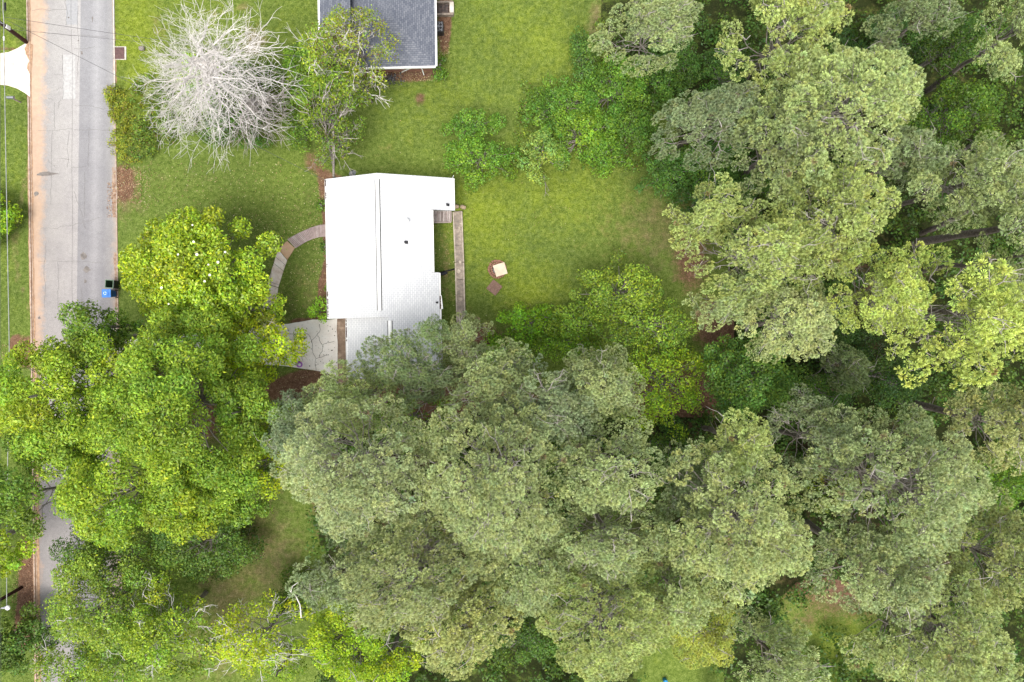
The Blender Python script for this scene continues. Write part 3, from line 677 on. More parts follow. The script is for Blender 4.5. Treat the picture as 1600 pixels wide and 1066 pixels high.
mb = MB(); iw = .35; mb.prism([(SW.x+iw, SW.y+.8), (SE.x-iw, SE.y+.8), (NE.x-iw, NE.y), (NW_.x+iw, NW_.y)], -.02, ez-.1); mb.prism([(W1.x+iw, W1.y+iw), (SW.x+iw-.01, W1.y+iw), (SW.x+iw-.01, W3.y), (W4.x+iw, W4.y)], -.02, ez-.15); mb.build('wall', M['brick'], gh)
mb = MB(); p = W(628, 113, .6); q = W(645, 105.5, 2.4); mb.tube(p, q, .04, n=6); mb.build('downspout', M['fascia'], gh)
mb = MB(); p = W(634, 105.5, 2.4); mb.box(p.x-.35, p.x+.35, p.y-.1, p.y+.16, 2.3, 2.72); mb.build('fascia_box', M['fascia'], gh)
p = W(659, 107, 2.0); mb = MB(); mb.tube(p, p+Vector((.05, -.15, -.9)), .04, n=6); mb.build('downspout', M['fascia'], gh)
ac = empty('air_conditioner', W(686, 45, .4), 'dark square air conditioner unit with a round fan grille beside the grey roofed house', 'air conditioner'); ac.location.z = 0
mb = MB(); mb.box(-.32, .36, -.40, .40, 0, .72); mb.build('cabinet', M['dark_metal'], ac, .02)
mb = MB(); mb.lathe([(.30, .725), (.345, .725), (.345, .765), (.30, .765), (.30, .725)], (0, .02, 0), 20); mb.box(-.28, -.2, .24, .36, .722, .76); mb.box(.2, .30, .24, .36, .722, .76); mb.box(.2, .30, -.34, -.22, .722, .76); mb.build('grille_ring', M['grey_metal'], ac)
mb = MB(); mb.lathe([(.10, .73), (.10, .77), (0, .775)], (0, .02, 0), 12)
for i in range(5): 
    a = i*2*PI/5; mb.poly([(.1*math.cos(a), .02+.1*math.sin(a), .74), (.28*math.cos(a-.2), .02+.28*math.sin(a-.2), .735), (.28*math.cos(a+.25), .02+.28*math.sin(a+.25), .75)])
mb.build('fan', M['grey_metal'], ac)
st = empty('stairwell', W(694, 16), 'sunken stairwell with stone steps and pale wall beside the grey roofed house', 'steps')
for i in range(4): mb = MB(); mb.box(-.70+.27*i, -.45+.27*i, -.36, .36, -.02, .04+.05*i); mb.build('step', simple('dark_step_stone', (.12, .09, .08), (.05, .045, .045), 6) if i == 0 else bpy.data.materials['dark_step_stone'], st)
mb = MB(); mb.box(-.75, .75, .40, .55, -.02, .35); mb.box(-.75, .75, -.55, -.40, -.02, .35); mb.build('side_wall', M['conc_moss'], st)
mb = MB(); mb.box(.46, .78, -.39, .39, -.02, .42); mb.build('end_wall', M['kerbw'], st)
cb = MB(); cb.box(-.2, .2, -.14, .14, 0, .3); o = cb.build('concrete_block', M['kerbw'], None, .01); o.location = W(568, 115); o.rotation_euler = (0, 0, .6); tag(o, 'pale concrete block on the ground under the south eave of the grey roof', 'block')
# ash heap
def heap(name, px, py, rad, h, mat, label, cat, n=260, seed=0, sz=.05):
    r = rs(seed); V = []; F = []; c = W(px, py)
    for i in range(n):
        a = r.rand()*2*PI; d = abs(r.randn())*.45; x = c.x+rad*d*math.cos(a); y = c.y+rad*.7*d*math.sin(a); z = h*math.exp(-d*d*2)*r.rand()+.02; k = len(V)
        for q in range(4): V.append((x+r.randn()*sz, y+r.randn()*sz, z+r.randn()*sz*.5+.03))
        F += [(k, k+1, k+2), (k, k+2, k+3), (k, k+3, k+1), (k+1, k+3, k+2)]
    return tag(link(name, npmesh(name, V, F), mat), label, cat, None, 'stuff')
heap('ash_heap', 612, 124, 1.2, .2, simple('charcoal', (.06, .06, .065), (.22, .22, .23), 8), 'dark heap of ash and charred scraps south of the grey roofed house', 'ash heap')

# ------------------------------------------------------------ street things
def bin_(px, py, mat, matlid, label, open_, rot):
    c = W(px, py, 1.0); e = empty('wheeled_bin', (c.x, c.y, .006), label, 'bin', None, rot)
    mb = MB(); b0 = .22; b1 = .29; z0, z1 = .08, .98; t = .02
    lo = [(-b0, -b0), (b0, -b0), (b0, b0), (-b0, b0)]; hi = [(-b1, -b1), (b1, -b1), (b1, b1), (-b1, b1)]
    hi2 = [(x*(1-t/b1*1.4), y*(1-t/b1*1.4)) for x, y in hi]; lo2 = [(x*.9, y*.9) for x, y in lo]
    for i in range(4):
        j = (i+1) % 4
        mb.poly([(*lo[i], z0), (*lo[j], z0), (*hi[j], z1), (*hi[i], z1)]); mb.poly([(*hi[i], z1), (*hi[j], z1), (*hi2[j], z1), (*hi2[i], z1)])
        mb.poly([(*hi2[i], z1), (*hi2[j], z1), (*lo2[j], z0+.04), (*lo2[i], z0+.04)])
    mb.poly([(*p, z0) for p in reversed(lo)]); mb.poly([(*p, z0+.04) for p in lo2]); mb.build('body', mat, e)
    mb = MB()
    for x0, x1, y0, y1 in ((-.32, .32, -.32, -.292), (-.32, .32, .292, .32), (-.32, -.292, -.29, .29), (.292, .32, -.29, .29)): mb.box(x0, x1, y0, y1, .94, .985)
    mb.build('rim', matlid, e)
    for s in (-1, 1):
        mb = MB(); mb.tube((.25, s*.26, .11), (.25, s*.31, .11), .11, n=14); mb.build('wheel', M['black'], e)
    mb = MB(); mb.tube((.37, -.2, .95), (.37, .2, .95), .015, n=8); mb.build('handle', M['black'], e)
    if open_:
        mb = MB(); mb.box(.335, .37, -.30, .30, .40, .99); mb.build('lid', M['black'], e, .008)
    else:
        mb = MB(); mb.box(-.34, .13, -.30, .30, .99, 1.035); mb.box(.16, .35, -.30, .30, .99, 1.045); mb.box(.13, .16, -.28, .28, .99, 1.01)
        mb.box(-.33, -.30, -.29, .29, 1.036, 1.05); lid = mb.build('lid', matlid, e, .012)
        mb = MB(); r0 = .085                          # three chasing arrows
        for k in range(3):
            a0 = k*2*PI/3
            for q in range(4):
                a, bb = a0+q*.33, a0+(q+1)*.33
                mb.poly([(-.1+r0*math.cos(a), r0*math.sin(a), 1.040), (-.1+(r0+.04)*math.cos(a), (r0+.04)*math.sin(a), 1.040), (-.1+(r0+.04)*math.cos(bb), (r0+.04)*math.sin(bb), 1.040), (-.1+r0*math.cos(bb), r0*math.sin(bb), 1.040)])
            a = a0+4*.33; mb.poly([(-.1+(r0-.025)*math.cos(a), (r0-.025)*math.sin(a), 1.040), (-.1+(r0+.065)*math.cos(a), (r0+.065)*math.sin(a), 1.040), (-.1+(r0+.02)*math.cos(a+.42), (r0+.02)*math.sin(a+.42), 1.040)])
        mb.build('arrow_emblem', simple('pale_print', (.55, .65, .85), (.5, .6, .8), 4), lid)
    return e
bin_(170.8, 443.8, simple('green_bin_plastic', (.035, .075, .04), (.03, .06, .035), 5, rough=.5), simple('green_rim', (.20, .27, .20), (.14, .2, .14), 5, rough=.5), 'open dark green wheeled bin at the road edge beside the blue bin', True, -.06)
bin_(166.8, 458.5, simple('blue_bin_plastic', (.03, .12, .42), (.02, .09, .33), 5, rough=.5), simple('blue_lid', (.07, .22, .60), (.05, .17, .50), 3, rough=.45), 'closed blue recycling bin at the road edge', False, .02)
mbx = empty('mailbox', W(33, 160.5), 'small grey mailbox on a post beside the far kerb', 'mailbox')
mb = MB(); mb.box(-.04, .04, -.04, .04, 0, 1.0); mb.build('post', M['board'], mbx)
mb = MB(); n = 8
for i in range(n):
    a, bb = PI*i/n, PI*(i+1)/n
    mb.poly([(-.26, .1*math.cos(a), 1.12+.1*math.sin(a)), (-.26, .1*math.cos(bb), 1.12+.1*math.sin(bb)), (.26, .1*math.cos(bb), 1.12+.1*math.sin(bb)), (.26, .1*math.cos(a), 1.12+.1*math.sin(a))])
mb.box(-.26, .26, -.1, .1, 1.0, 1.12); mb.box(.262, .27, -.1, .1, 1.0, 1.2); mb.build('box', M['grey_metal'], mbx)
# utility poles
def upole(px, py, lean, h, label, r0=.17):
    b0 = W(px, py); e = empty('utility_pole', b0, label, 'utility pole')
    mb = MB(); top = Vector((lean[0], lean[1], h)); mb.tube((0, 0, -.3), top, r0, r0*.62, 12); mb.build('pole', M['pole_wood'], e, smooth=True)
    return e, b0, top
e, b0, top = upole(41.5, 66.5, (.35, .5, 0), 8.5, 'dark wooden utility pole beside the concrete drive across the street')
mb = MB(); t = .26; c = top*t; mb.box(c.x+.10, c.x+.22, c.y-.12, c.y+.12, c.z-.12, c.z+.26); mb.build('tag_plate', M['white_paint'], e)
Z1 = 5.2
A1 = W(5.5, 38, Z1)
mb = MB(); p = top*(Z1/8.5); mb.tube(p, A1-b0+Vector((0, 0, .03)), .035, n=8); mb.build('standoff_arm', M['grey_metal'], e)
e2, b2, top2 = upole(35, 917, (-1.3, -1.2, 0), 8.0, 'dark wooden utility pole rising from red soil at the lower left', .14)
lp = W(11, 947, 5.6)
mb = MB(); p = top2*(5.4/8.0); q = lp-b2; mb.tube(p, q, .03, n=8); mb.build('lamp_arm', M['grey_metal'], e2)
sl = empty('street_lamp', W(13.5, 949, 5.5), 'white round street lamp head hanging over the lower left verge', 'street lamp')
mb = MB(); mb.lathe([(0, 0), (.10, -.02), (.17, .02), (.17, .09), (.11, .15), (0, .17)], (0, 0, 0), 18); mb.build('lamp_head', M['white_paint'], sl, smooth=True)
mb = MB(); mb.box(-.42, -.12, -.06, .06, .03, .13); mb.build('housing', M['grey_metal'], sl, .02)
def cable(pts, rad, mat, label, sag=0.0, n=24, group=None):
    w_ = Wood()
    for a, bb in zip(pts[:-1], pts[1:]):
        P = [np.array(a)+(np.array(bb)-np.array(a))*t-np.array([0, 0, sag*math.sin(PI*t)]) for t in np.linspace(0, 1, n+1)]
        for k in range(n): w_.seg(P[k], P[k+1], rad, rad)
    o = w_.build('overhead_cable', mat, None, 6); return tag(o, label, 'cable', group)
M['cable'] = simple('grey_cable', (.34, .35, .34), (.24, .25, .24), 2, rough=.5)
M['cable_d'] = simple('dark_cable', (.07, .07, .075), None, 2, rough=.6)
cable([W(5, -200, Z1), W(5.3, 16, Z1), W(6.8, 40, Z1), W(6.3, 55, Z1), W(15, 540, Z1), W(11, 850, Z1), W(11, 947, Z1)], .028, M['cable'], 'thick grey overhead cable running down the left edge of the photo', n=6)
cable([W(1, -200, 6.6), W(1.5, 430, 6.6), W(2, 1300, 6.6)], .010, M['cable_d'], 'thin dark overhead cable at the far left edge of the photo')
P1 = W(7, 27, 6.4)
c1 = W(548, 98, 3.2); c2 = W(510, 283, 3.0); c3 = W(512, 268, 3.1)
cable([P1, c1], .013, M['cable_d'], 'thin service wire crossing the road to the grey roofed house', sag=.5)
cable([W(7, 30, 6.3), c2], .013, M['cable_d'], 'thin service wire slanting across the road to the white house corner', sag=.25)
cable([W(3, 45, 6.0), W(470, 88, 4.2), c1+Vector((0, 0, -.25))], .010, M['cable_d'], 'faint lower service wire crossing the road towards the grey roof', sag=.1)
for i, (px, y0, y1, rad, lab) in enumerate(((8.6, 4, 17, .07, 'black cable splice case hanging on the thick cable at the top left corner'), (6.6, 57, 64, .055, 'short pale cable splice case below the utility pole'))):
    o = MB(); a = W(px, y0, Z1+.02); c = W(px, y1, Z1+.02); d = (c-a)
    o.tube(a, a+d*.12, rad*.4, rad, 10); o.tube(a+d*.12, a+d*.88, rad, rad, 10, False); o.tube(a+d*.88, c, rad, rad*.4, 10)
    tag(o.build('splice_case', M['black'] if i == 0 else M['white_paint'], None, smooth=False), lab, 'cable splice')
# child's toy on the drive
ty = empty('toy', W(467.5, 569.5, .2), 'small round purple and white toy on the concrete driveway', 'toy'); ty.location.z = .012
mb = MB(); mb.lathe([(.10, 0), (.22, .03), (.25, .12), (.22, .19), (.16, .17), (.12, .08), (0, .07)], (0, 0, 0), 18); mb.build('bowl', simple('purple_plastic', (.42, .16, .55), (.33, .12, .45), 4, rough=.4), ty, smooth=True)
mb = MB(); mb.lathe([(0, .08), (.11, .09), (.10, .17), (0, .20)], (.02, -.03, 0), 14); mb.build('ball', M['white_paint'], ty, smooth=True)
mb = MB(); mb.tube((0, .2, .1), (0, .33, .26), .05, n=8); mb.build('knob', M['black'], ty)
o = MB(); o.lathe([(.13, 0), (.16, .02), (.17, .5), (.15, .52), (.14, .45), (0, .42)], (0, 0, 0), 16); o = o.build('bucket', simple('blue_bucket', (.03, .25, .50), None, 4, rough=.5), None, smooth=True); o.location = W(1038, 1061); tag(o, 'blue bucket standing in the grass at the bottom edge', 'bucket')
o = stone('tree_stump', 222, 76, .12, .22, .18, .18, M['grey_bark'], 'small grey stump in the bright lawn near the road', 'stump', seed=44)
# ------------------------------------------------------------ vegetation
def crown_lobes(rng, cx, cy, a, b, ztop, depth, lr, rot=0.0, cover=1.0, layers=2, gap=0.0, flat=2.2, seed=0, tight=False, wob=1.0):
    """lobes (x,y,z,r) that fill an irregular dome"""
    ph = rng.uniform(0, 2*PI, 5); am = rng.uniform(.03, .11, 5)
    hn = SNoise(seed+1, lr*2.2); gn = SNoise(seed+2, lr*2.0)
    out = []
    for L in range(layers):
        target = int(cover*a*b*PI/(lr*lr*2.1)*(1.0 if L == 0 else .55)); pts = []
        tries = 0
        while len(pts) < target and tries < target*12:
            tries += 1
            th = rng.rand()*2*PI; q = math.sqrt(rng.rand())*(1.0 if L == 0 else .85)
            lim = 1+wob*sum(am[k]*math.sin((k+2)*th+ph[k]) for k in range(5))
            x = a*q*lim*math.cos(th); y = b*q*lim*math.sin(th)
            if gap > 0 and gn(x, y) > 1.25-gap*1.6 and .42 < q < .93: continue
            if any((x-p[0])**2+(y-p[1])**2 < (lr*((1.12 if tight else .92) if L == 0 else .7))**2 for p in pts[-400:]): continue
            pts.append((x, y, q))
        for x, y, q in pts:
            z = ztop-depth*q**flat+hn(x, y)*lr*1.1+rng.randn()*(.32 if tight else .2)-(0 if L == 0 else depth*.32+rng.rand()*depth*.18)
            xr = x*math.cos(rot)-y*math.sin(rot); yr = x*math.sin(rot)+y*math.cos(rot)
            out.append((cx+xr, cy+yr, max(z, lr*.7), lr*rng.uniform(.72, 1.25), L))
    return out
def lobe_points(rng, lobes, per_m2, inner=.35, low=-.25, squash=.72):
    P = []; D = []; I = []
    for i, (x, y, z, r_, L) in enumerate(lobes):
        n = max(3, int(per_m2*4*r_*r_*(1 if L == 0 else .6)))
        d = nz(rng.randn(n*3, 3)); d = d[d[:, 2] > low][:n]
        rad = r_*(1-inner*rng.rand(len(d))**1.5)*(1+.10*rng.randn(len(d)))
        p = d*rad[:, None]; p[:, 2] *= squash; P.append(p+np.array([x, y, z])); D.append(d); I.append(np.full(len(d), i))
    return np.concatenate(P), np.concatenate(D), np.concatenate(I)
def puff_points(rng, lobes, gap_m=.25):
    """well separated tuft centres over the upper skin of each lobe"""
    P, D, I = [], [], []
    for i, (x, y, z, r_, L) in enumerate(lobes):
        want = int(2*PI*r_*r_*1.2/(gap_m*gap_m)*(.62 if L == 0 else .46)); got = np.zeros((0, 3))
        cand = nz(rng.randn(want*7, 3)); cand = cand[cand[:, 2] > (-.15 if L == 0 else .0)]
        md = gap_m/r_*.86; keep = []
        for c in cand:
            if len(keep) and (((np.array(keep)-c)**2).sum(1) < md*md).any(): continue
            keep.append(c)
            if len(keep) >= want: break
        d = np.array(keep); rad = r_*(1-.12*rng.rand(len(d))); p = d*rad[:, None]; p[:, 2] *= .92
        P.append(p+np.array([x, y, z])); D.append(d); I.append(np.full(len(d), i))
    return np.concatenate(P), np.concatenate(D), np.concatenate(I)
def pine_needles(rng, lobes, col, gap_m=.33, L=.185, w=.036, k=34, brown=.01):
    P, D, I = puff_points(rng, lobes, gap_m); n = len(P)
    ax = nz(D*.7+np.array([0, 0, .8])+rng.randn(n, 3)*.18)
    lobec = 1+rng.randn(len(lobes), 1)*.07; ts = rng.uniform(.85, 1.2, n)
    d = nz(ax[:, None, :]*.55+nz(rng.randn(n, k, 3)))
    s = nz(np.cross(d, nz(np.array([0, -.2, 1.0])+rng.randn(n, k, 3)*.35)))*w*.5
    ln = L*ts[:, None, None]*rng.uniform(.85, 1.1, (n, k, 1))
    b0 = P[:, None, :]+d*.03
    V = np.stack([b0, b0+d*ln*.72-s, b0+d*ln, b0+d*ln*.72+s], 2).reshape(-1, 3)   # slim kites, widest near the tip
    F = np.arange(n*k*4).reshape(-1, 4)
    base = np.array(col)[None, :]*lobec[I]*(1+rng.randn(n, 1)*.10)
    hue = rng.randn(n, 1)*.05; base = base*np.concatenate([1+hue, np.ones((n, 1)), 1-hue], 1)
    br = rng.rand(n) < brown; base[br] = np.array([.24, .18, .09])
    v = 1+rng.randn(n, k, 1)*.12; tip = base[:, None]*1.38*v; mid = base[:, None]*v; cen = base[:, None]*np.array([.42, .38, .42])*v  # puff shading painted into the needles: dark tuft centres, bright tips
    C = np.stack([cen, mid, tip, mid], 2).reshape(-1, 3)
    return V, F, np.clip(C, 0, 1)
DENS = 2.0
def leaf_quads(rng, lobes, col, per_m2=60, size=.13, asp=.5, brown=0.0, yellow=.12, up=.55, low=-.3, inner=.5, droop=0.0, squash=.72, jit=.5):
    size *= 1.28; per_m2 *= DENS
    P, D, I = lobe_points(rng, lobes, per_m2, inner, low, squash); n = len(P)
    nn = nz(D*.55+np.array([0, 0, up])+rng.randn(n, 3)*jit)
    t = nz(np.cross(nn, rng.randn(n, 3))+D*.35-np.array([0, 0, droop]))
    t = nz(t-nn*(t*nn).sum(1, keepdims=True)); s = np.cross(nn, t)
    L = size*rng.uniform(.65, 1.3, (n, 1)); Wd = L*asp
    V = np.stack([P-t*L*.5, P+s*Wd*.5+nn*L*.08, P+t*L*.5, P-s*Wd*.5+nn*L*.08], 1).reshape(-1, 3)
    F = np.arange(n*4).reshape(-1, 4)
    lobec = 1+rng.randn(len(lobes), 1)*.13
    c = np.array(col)[None]*np.array([[1.86, 1.74, 1.2]])*lobec[I]*(1+rng.randn(n, 1)*.24)
    hue = rng.randn(n, 1)*.10+rng.randn(len(lobes), 1)[I]*.06; c = c*np.concatenate([1+hue, np.ones((n, 1)), 1-hue], 1)
    y = rng.rand(n) < yellow; c[y] *= np.array([1.55, 1.35, 1.0])
    if brown > 0: q = rng.rand(n) < brown; c[q] = np.array([.19, .11, .05])
    return V, F, np.repeat(np.clip(c, .003, .9), 4, 0)
def limbs(rng, wd, base, lobes, ztop, r0, frac=.9, tw=None, twigs=3, twig_r=.012, start=.45):
    top = np.array([base[0], base[1], ztop*.94])
    b = np.array(base, float); lean = rng.randn(2)*.02*ztop; top[:2] += lean
    cen = np.mean([l[:2] for l in lobes], 0); top[:2] = top[:2]*.3+cen*.7
    n = 7; tp = [b+(top-b)*t+np.array([*(rng.randn(2)*.06*(0 < t < 1)), 0]) for t in np.linspace(0, 1, n+1)]
    tp[0][2] = -.3
    for i in range(n): wd.seg(tp[i], tp[i+1], r0*(1-.85*i/n)+.02, r0*(1-.85*(i+1)/n)+.02)
    for (x, y, z, lr, L) in lobes:
        if rng.rand() > frac: continue
        t = np.clip((z-lr*.5-1.2)/ztop/.94, start, .98)-rng.rand()*.06
        s = b+(top-b)*t; e = np.array([x, y, z-lr*.15]); ln = np.linalg.norm(e-s)
        pts = wd.curve(rng, s, e, max(.022, .020+.009*ln), .014, 4, .13, -.04)
        if tw is not None:
            for q in range(twigs):
                a = pts[rng.randint(2, 5)]; dd = nz(rng.randn(3)+np.array([0, 0, .5]))*lr*rng.uniform(.5, 1.0)
                tw.curve(rng, a, a+dd, twig_r, twig_r*.35, 2, .2)
class Tri:
    n = 0
ALL_TREES = []
def tree(kind, px, py, rx, ry, ztop, label, col, cat=None, name=None, group=None, base=None, depth=None, lr=None, cover=1.0, gap=.35, rot=0., seed=None, trunk=.22,
         bark='bark', twigm='twig', bare=0, layers=2, opt=None):
    """px,py,rx,ry: photo pixels of the crown as seen from the drone; ztop its height in metres"""
    seed = (int(px)*31+int(py)*17) % 99991 if seed is None else seed
    rng = rs(seed); zc = ztop*.86; k = MPP*(1-zc/H)
    c = W(px, py, zc); a, b_ = rx*k, ry*k
    base = W(*base) if base else Vector((c.x+rng.randn()*.2, c.y+rng.randn()*.2, 0))
    lr = lr or (.62 if kind == 'pine' else .75)
    depth = depth or min(ztop*.42, 2.0+.6*min(a, b_))
    a = max(a-lr*.30, .25); b_ = max(b_-lr*.30, .25)
    name = name or (kind+'_tree' if kind == 'pine' else 'broadleaf_tree')
    e = empty(name, (base.x, base.y, 0), label, cat or 'tree', group)
    lobes = crown_lobes(rng, c.x-base.x, c.y-base.y, a, b_, ztop-lr*.5, depth, lr, rot, cover, layers, gap, seed=seed, wob=.35 if kind == 'magnolia' else 1.0, tight=(lr >= .85))
    if not lobes: lobes = [(0, 0, max(ztop-lr, .2), lr, 0)]
    wd = Wood(); tw = Wood(); o = dict(opt or {})
    limbs(rng, wd, (0, 0, 0), lobes, ztop, trunk, tw=tw, twigs=o.pop('twigs', 3), twig_r=o.pop('twig_r', .012))
    for i in range(bare):                                # bare dead branches poking out of the crown
        l = lobes[rng.randint(len(lobes))]; p0 = np.array([l[0]*.7, l[1]*.7, l[2]]); th = math.atan2(l[1], l[0])+rng.randn()*.7
        dirn = np.array([math.cos(th), math.sin(th), .25]); ln = rng.uniform(.8, 2.0)
        pts = tw.curve(rng, p0, p0+dirn*ln, .028, .012, 4, .18)
        for q in range(7):
            s = pts[rng.randint(1, 5)]; d2 = nz(dirn+rng.randn(3)*.8)*ln*rng.uniform(.2, .5); pp = tw.curve(rng, s, s+d2, .014, .005, 2, .2)
            tw.curve(rng, pp[1], pp[1]+nz(d2+rng.randn(3)*.3)*.3, .008, .004, 1)
    tr = wd.build('trunk', M[bark], e); tw.build('twigs', M[twigm], e, 3, 'stuff')
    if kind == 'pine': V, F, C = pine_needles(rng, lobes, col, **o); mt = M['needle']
    else: V, F, C = leaf_quads(rng, lobes, col, **o); mt = M['gloss_leaf' if kind == 'magnolia' else 'leaf']
    Tri.n += len(F)*(F.shape[1]-2)
    link('crown', npmesh('crown', V, F, C), mt, e)
    ALL_TREES.append((px, py, rx, ry)); return e, lobes

G1 = (.150, .185, .085)   # pale grey green pine
G2 = (.165, .200, .070)   # yellower pine
G3 = (.105, .135, .070)   # dull, darker
G4 = (.185, .225, .060)   # brightest yellow green
PG = 'tall pines of the wood'
VAR = {}
def pine_variant(cls, i):
    """a crown of one of a few sizes, centred on its axis: limbs, twigs and needles, shared by alike pines"""
    key = (cls, i)
    if key in VAR: return VAR[key]
    R, dep, gap = {'small': (1.9, 3.4, .15), 'medium': (2.9, 5.0, .25), 'large': (4.4, 6.6, .25), 'open': (3.2, 5.0, .55)}[cls]
    rng = rs(500+i*7+len(cls)*31); lr = .66
    # crown_lobes keeps z positive, so work above a floor
    lobes = crown_lobes(rs(500+i*7+len(cls)*31), 0, 0, R-lr*.35, R-lr*.35, 12-lr*.5, dep, lr, 0, 1.15 if cls != 'open' else .95, 2, gap, seed=900+i*13+len(cls), tight=True)
    lobes += [(rng.randn()*.35, rng.randn()*.35, 12-lr*(.7+.9*q), lr*1.1, 0) for q in range(2)]
    wd = Wood(); tw = Wood(); axis = lambda z: np.array([0, 0, z])
    for (x, y, z, l_, L) in lobes:
        d0 = math.hypot(x, y); st = axis(max(z-1.0-.35*d0, 12-dep-2.5)); e = np.array([x, y, z-.1]); ln = np.linalg.norm(e-st)
        pts = wd.curve(rng, st, e, .016+.009*ln, .014, 4, .12, -.03)
        for q in range(3):
            a = pts[rng.randint(2, 5)]; dd = nz(rng.randn(3)+np.array([x, y, 1.0])/(d0+.5))*l_*rng.uniform(.6, 1.15); tw.curve(rng, a, a+dd, .013, .006, 2, .25)
    for q in range({'small': 14, 'medium': 30, 'large': 60, 'open': 60}[cls]):      # short pale twigs among the puffs
        l = lobes[rng.randint(len(lobes))]; dd = nz(rng.randn(3)*np.array([1, 1, .35])+np.array([l[0], l[1], .3])*.15); p0 = np.array([l[0], l[1], l[2]+l[3]*.45])-dd*l[3]*.6
        pts = tw.curve(rng, p0, p0+dd*rng.uniform(.7, 1.3), .018, .009, 3, .25); tw.curve(rng, pts[1], pts[1]+nz(dd+rng.randn(3)*.6)*.4, .010, .006, 2, .2)
    for q in range({'small': 3, 'medium': 7, 'large': 12, 'open': 22}[cls]):      # bare dead limbs
        l = lobes[rng.randint(len(lobes))]; p0 = np.array([l[0]*.6, l[1]*.6, l[2]+.1]); th = math.atan2(l[1], l[0])+rng.randn()*.6; dr_ = np.array([math.cos(th), math.sin(th), .22]); ln = rng.uniform(.8, 1.9)
        pts = tw.curve(rng, p0, p0+dr_*ln, .032, .015, 4, .2)
        for w_ in range(6):
            a = pts[rng.randint(1, 5)]; d2 = nz(dr_+rng.randn(3)*.8)*ln*rng.uniform(.2, .45); pp = tw.curve(rng, a, a+d2, .016, .007, 2, .2)
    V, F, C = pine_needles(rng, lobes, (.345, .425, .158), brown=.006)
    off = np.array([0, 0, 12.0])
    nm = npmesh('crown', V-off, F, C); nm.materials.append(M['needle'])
    V, F = tubes(np.array(wd.a)-off, np.array(wd.b)-off, wd.r, wd.q, 4); lm = npmesh('limbs', V, F, smooth=True); lm.materials.append(M['grey_bark'])
    V, F = tubes(np.array(tw.a)-off, np.array(tw.b)-off, tw.r, tw.q, 3); tm = npmesh('twigs', V, F, smooth=True); tm.materials.append(M['twig'])
    Tri.n += len(C)//2; VAR[key] = (R, dep, nm, lm, tm); return VAR[key]
PCOUNT = [0]
def P(px, py, rx, ry, ztop, label, col, gap=.3, bare=0, base=None, trunk=.22, cover=1, opt=None, depth=None, layers=2, lr=None):
    zc = ztop*.88; k = MPP*(1-zc/H); c = W(px, py, zc); a, b_ = rx*k, ry*k; m_ = math.sqrt(a*b_)
    cls = 'open' if (gap >= .45 and m_ > 2.0) else 'small' if m_ < 2.3 else 'medium' if m_ < 3.5 else 'large'
    i = PCOUNT[0]; PCOUNT[0] += 1
    R, dep, nm, lm, tm = pine_variant(cls, i % {'small': 2, 'medium': 3, 'large': 3, 'open': 2}[cls])
    rng = rs(i+60); g_ = W(px, py); base = W(*base) if base else Vector((c.x*.66+g_.x*.34+rng.randn()*.2, c.y*.66+g_.y*.34+rng.randn()*.2, 0))
    e = empty('pine_tree', base, label, 'tree', PG)
    sc_ = (a/R, b_/R, max(.7, min(1.2, m_/R)))
    def sub(name, me):
        o = link(name, me, None, e); o.matrix_basis = Matrix.Translation((c.x-base.x, c.y-base.y, ztop)) @ Matrix.Diagonal((*sc_, 1)) @ Matrix.Rotation(rng_rot, 4, 'Z'); return o
    rng_rot = rng.rand()*2*PI
    o = sub('crown', nm); ref = (.15, .185, .08); j = 1+rng.randn()*.05
    o.color = (col[0]/ref[0]*j, col[1]/ref[1]*j, col[2]/ref[2], 1)
    sub('limbs', lm); sub('twigs', tm)['kind'] = 'stuff'
    wd = Wood(); top = np.array([c.x-base.x, c.y-base.y, ztop-1.2]); b0 = np.zeros(3); n = 8
    tp = [b0+(top-b0)*t+np.array([*(rng.randn(2)*.05*(0 < t < 1)), 0]) for t in np.linspace(0, 1, n+1)]; tp[0][2] = -.3
    for q in range(n): wd.seg(tp[q], tp[q+1], trunk*(1-.75*q/n), trunk*(1-.75*(q+1)/n))
    for q in range(9):                                  # broken stubs on the stem
        t = rng.uniform(.35, .8); s0 = top*t; th = rng.rand()*6.3; wd.seg(s0, s0+np.array([math.cos(th), math.sin(th), .15])*rng.uniform(.3, .9), .03, .012)
    wd.build('trunk', M['bark'], e, 8)
    return e
Y = dict(L=.13, w=.026, k=14, tuft_d=19)
# ---- upper right
P(1020, 34, 84, 52, 15, 'soft pale pine reaching over the top edge of the back lawn', G1, cover=.75, gap=.5, bare=6, base=(1012, 50))
P(1245, 34, 105, 68, 18, 'yellow green pine at the top edge left of the dark gap', G2, bare=4)
P(1335, 160, 138, 118, 20, 'largest dense round pine in the upper right', G1, gap=.18, opt=dict(tuft_d=18), depth=4.5)
P(1120, 180, 84, 54, 15, 'grey green pine between the shrub thicket and the large round pine', G3, gap=.3, bare=3)
P(1230, 215, 92, 60, 17, 'olive pine under the south west side of the large round pine', (.13, .16, .07), gap=.3)
P(1435, 32, 56, 42, 14, 'thin grey pine with bare limbs at the top edge right of the dark gap', G3, cover=.6, gap=.6, bare=8)
P(1585, 48, 48, 66, 18, 'sparse pale pine cut by the top right corner', G1, cover=.75, gap=.5, bare=4)
P(1110, 330, 50, 46, 16, 'small yellow tipped pine at the north east corner of the back lawn', G2, gap=.45, opt=Y, bare=4, base=(1100, 338))
P(1190, 385, 108, 78, 18, 'broad open pine leaning over the east edge of the back lawn', G2, cover=.85, gap=.5, opt=Y, bare=10, base=(1165, 392))
P(1330, 335, 108, 74, 19, 'yellow green pine in the middle of the right side with bare limbs', G2, cover=.85, gap=.5, opt=Y, bare=8)
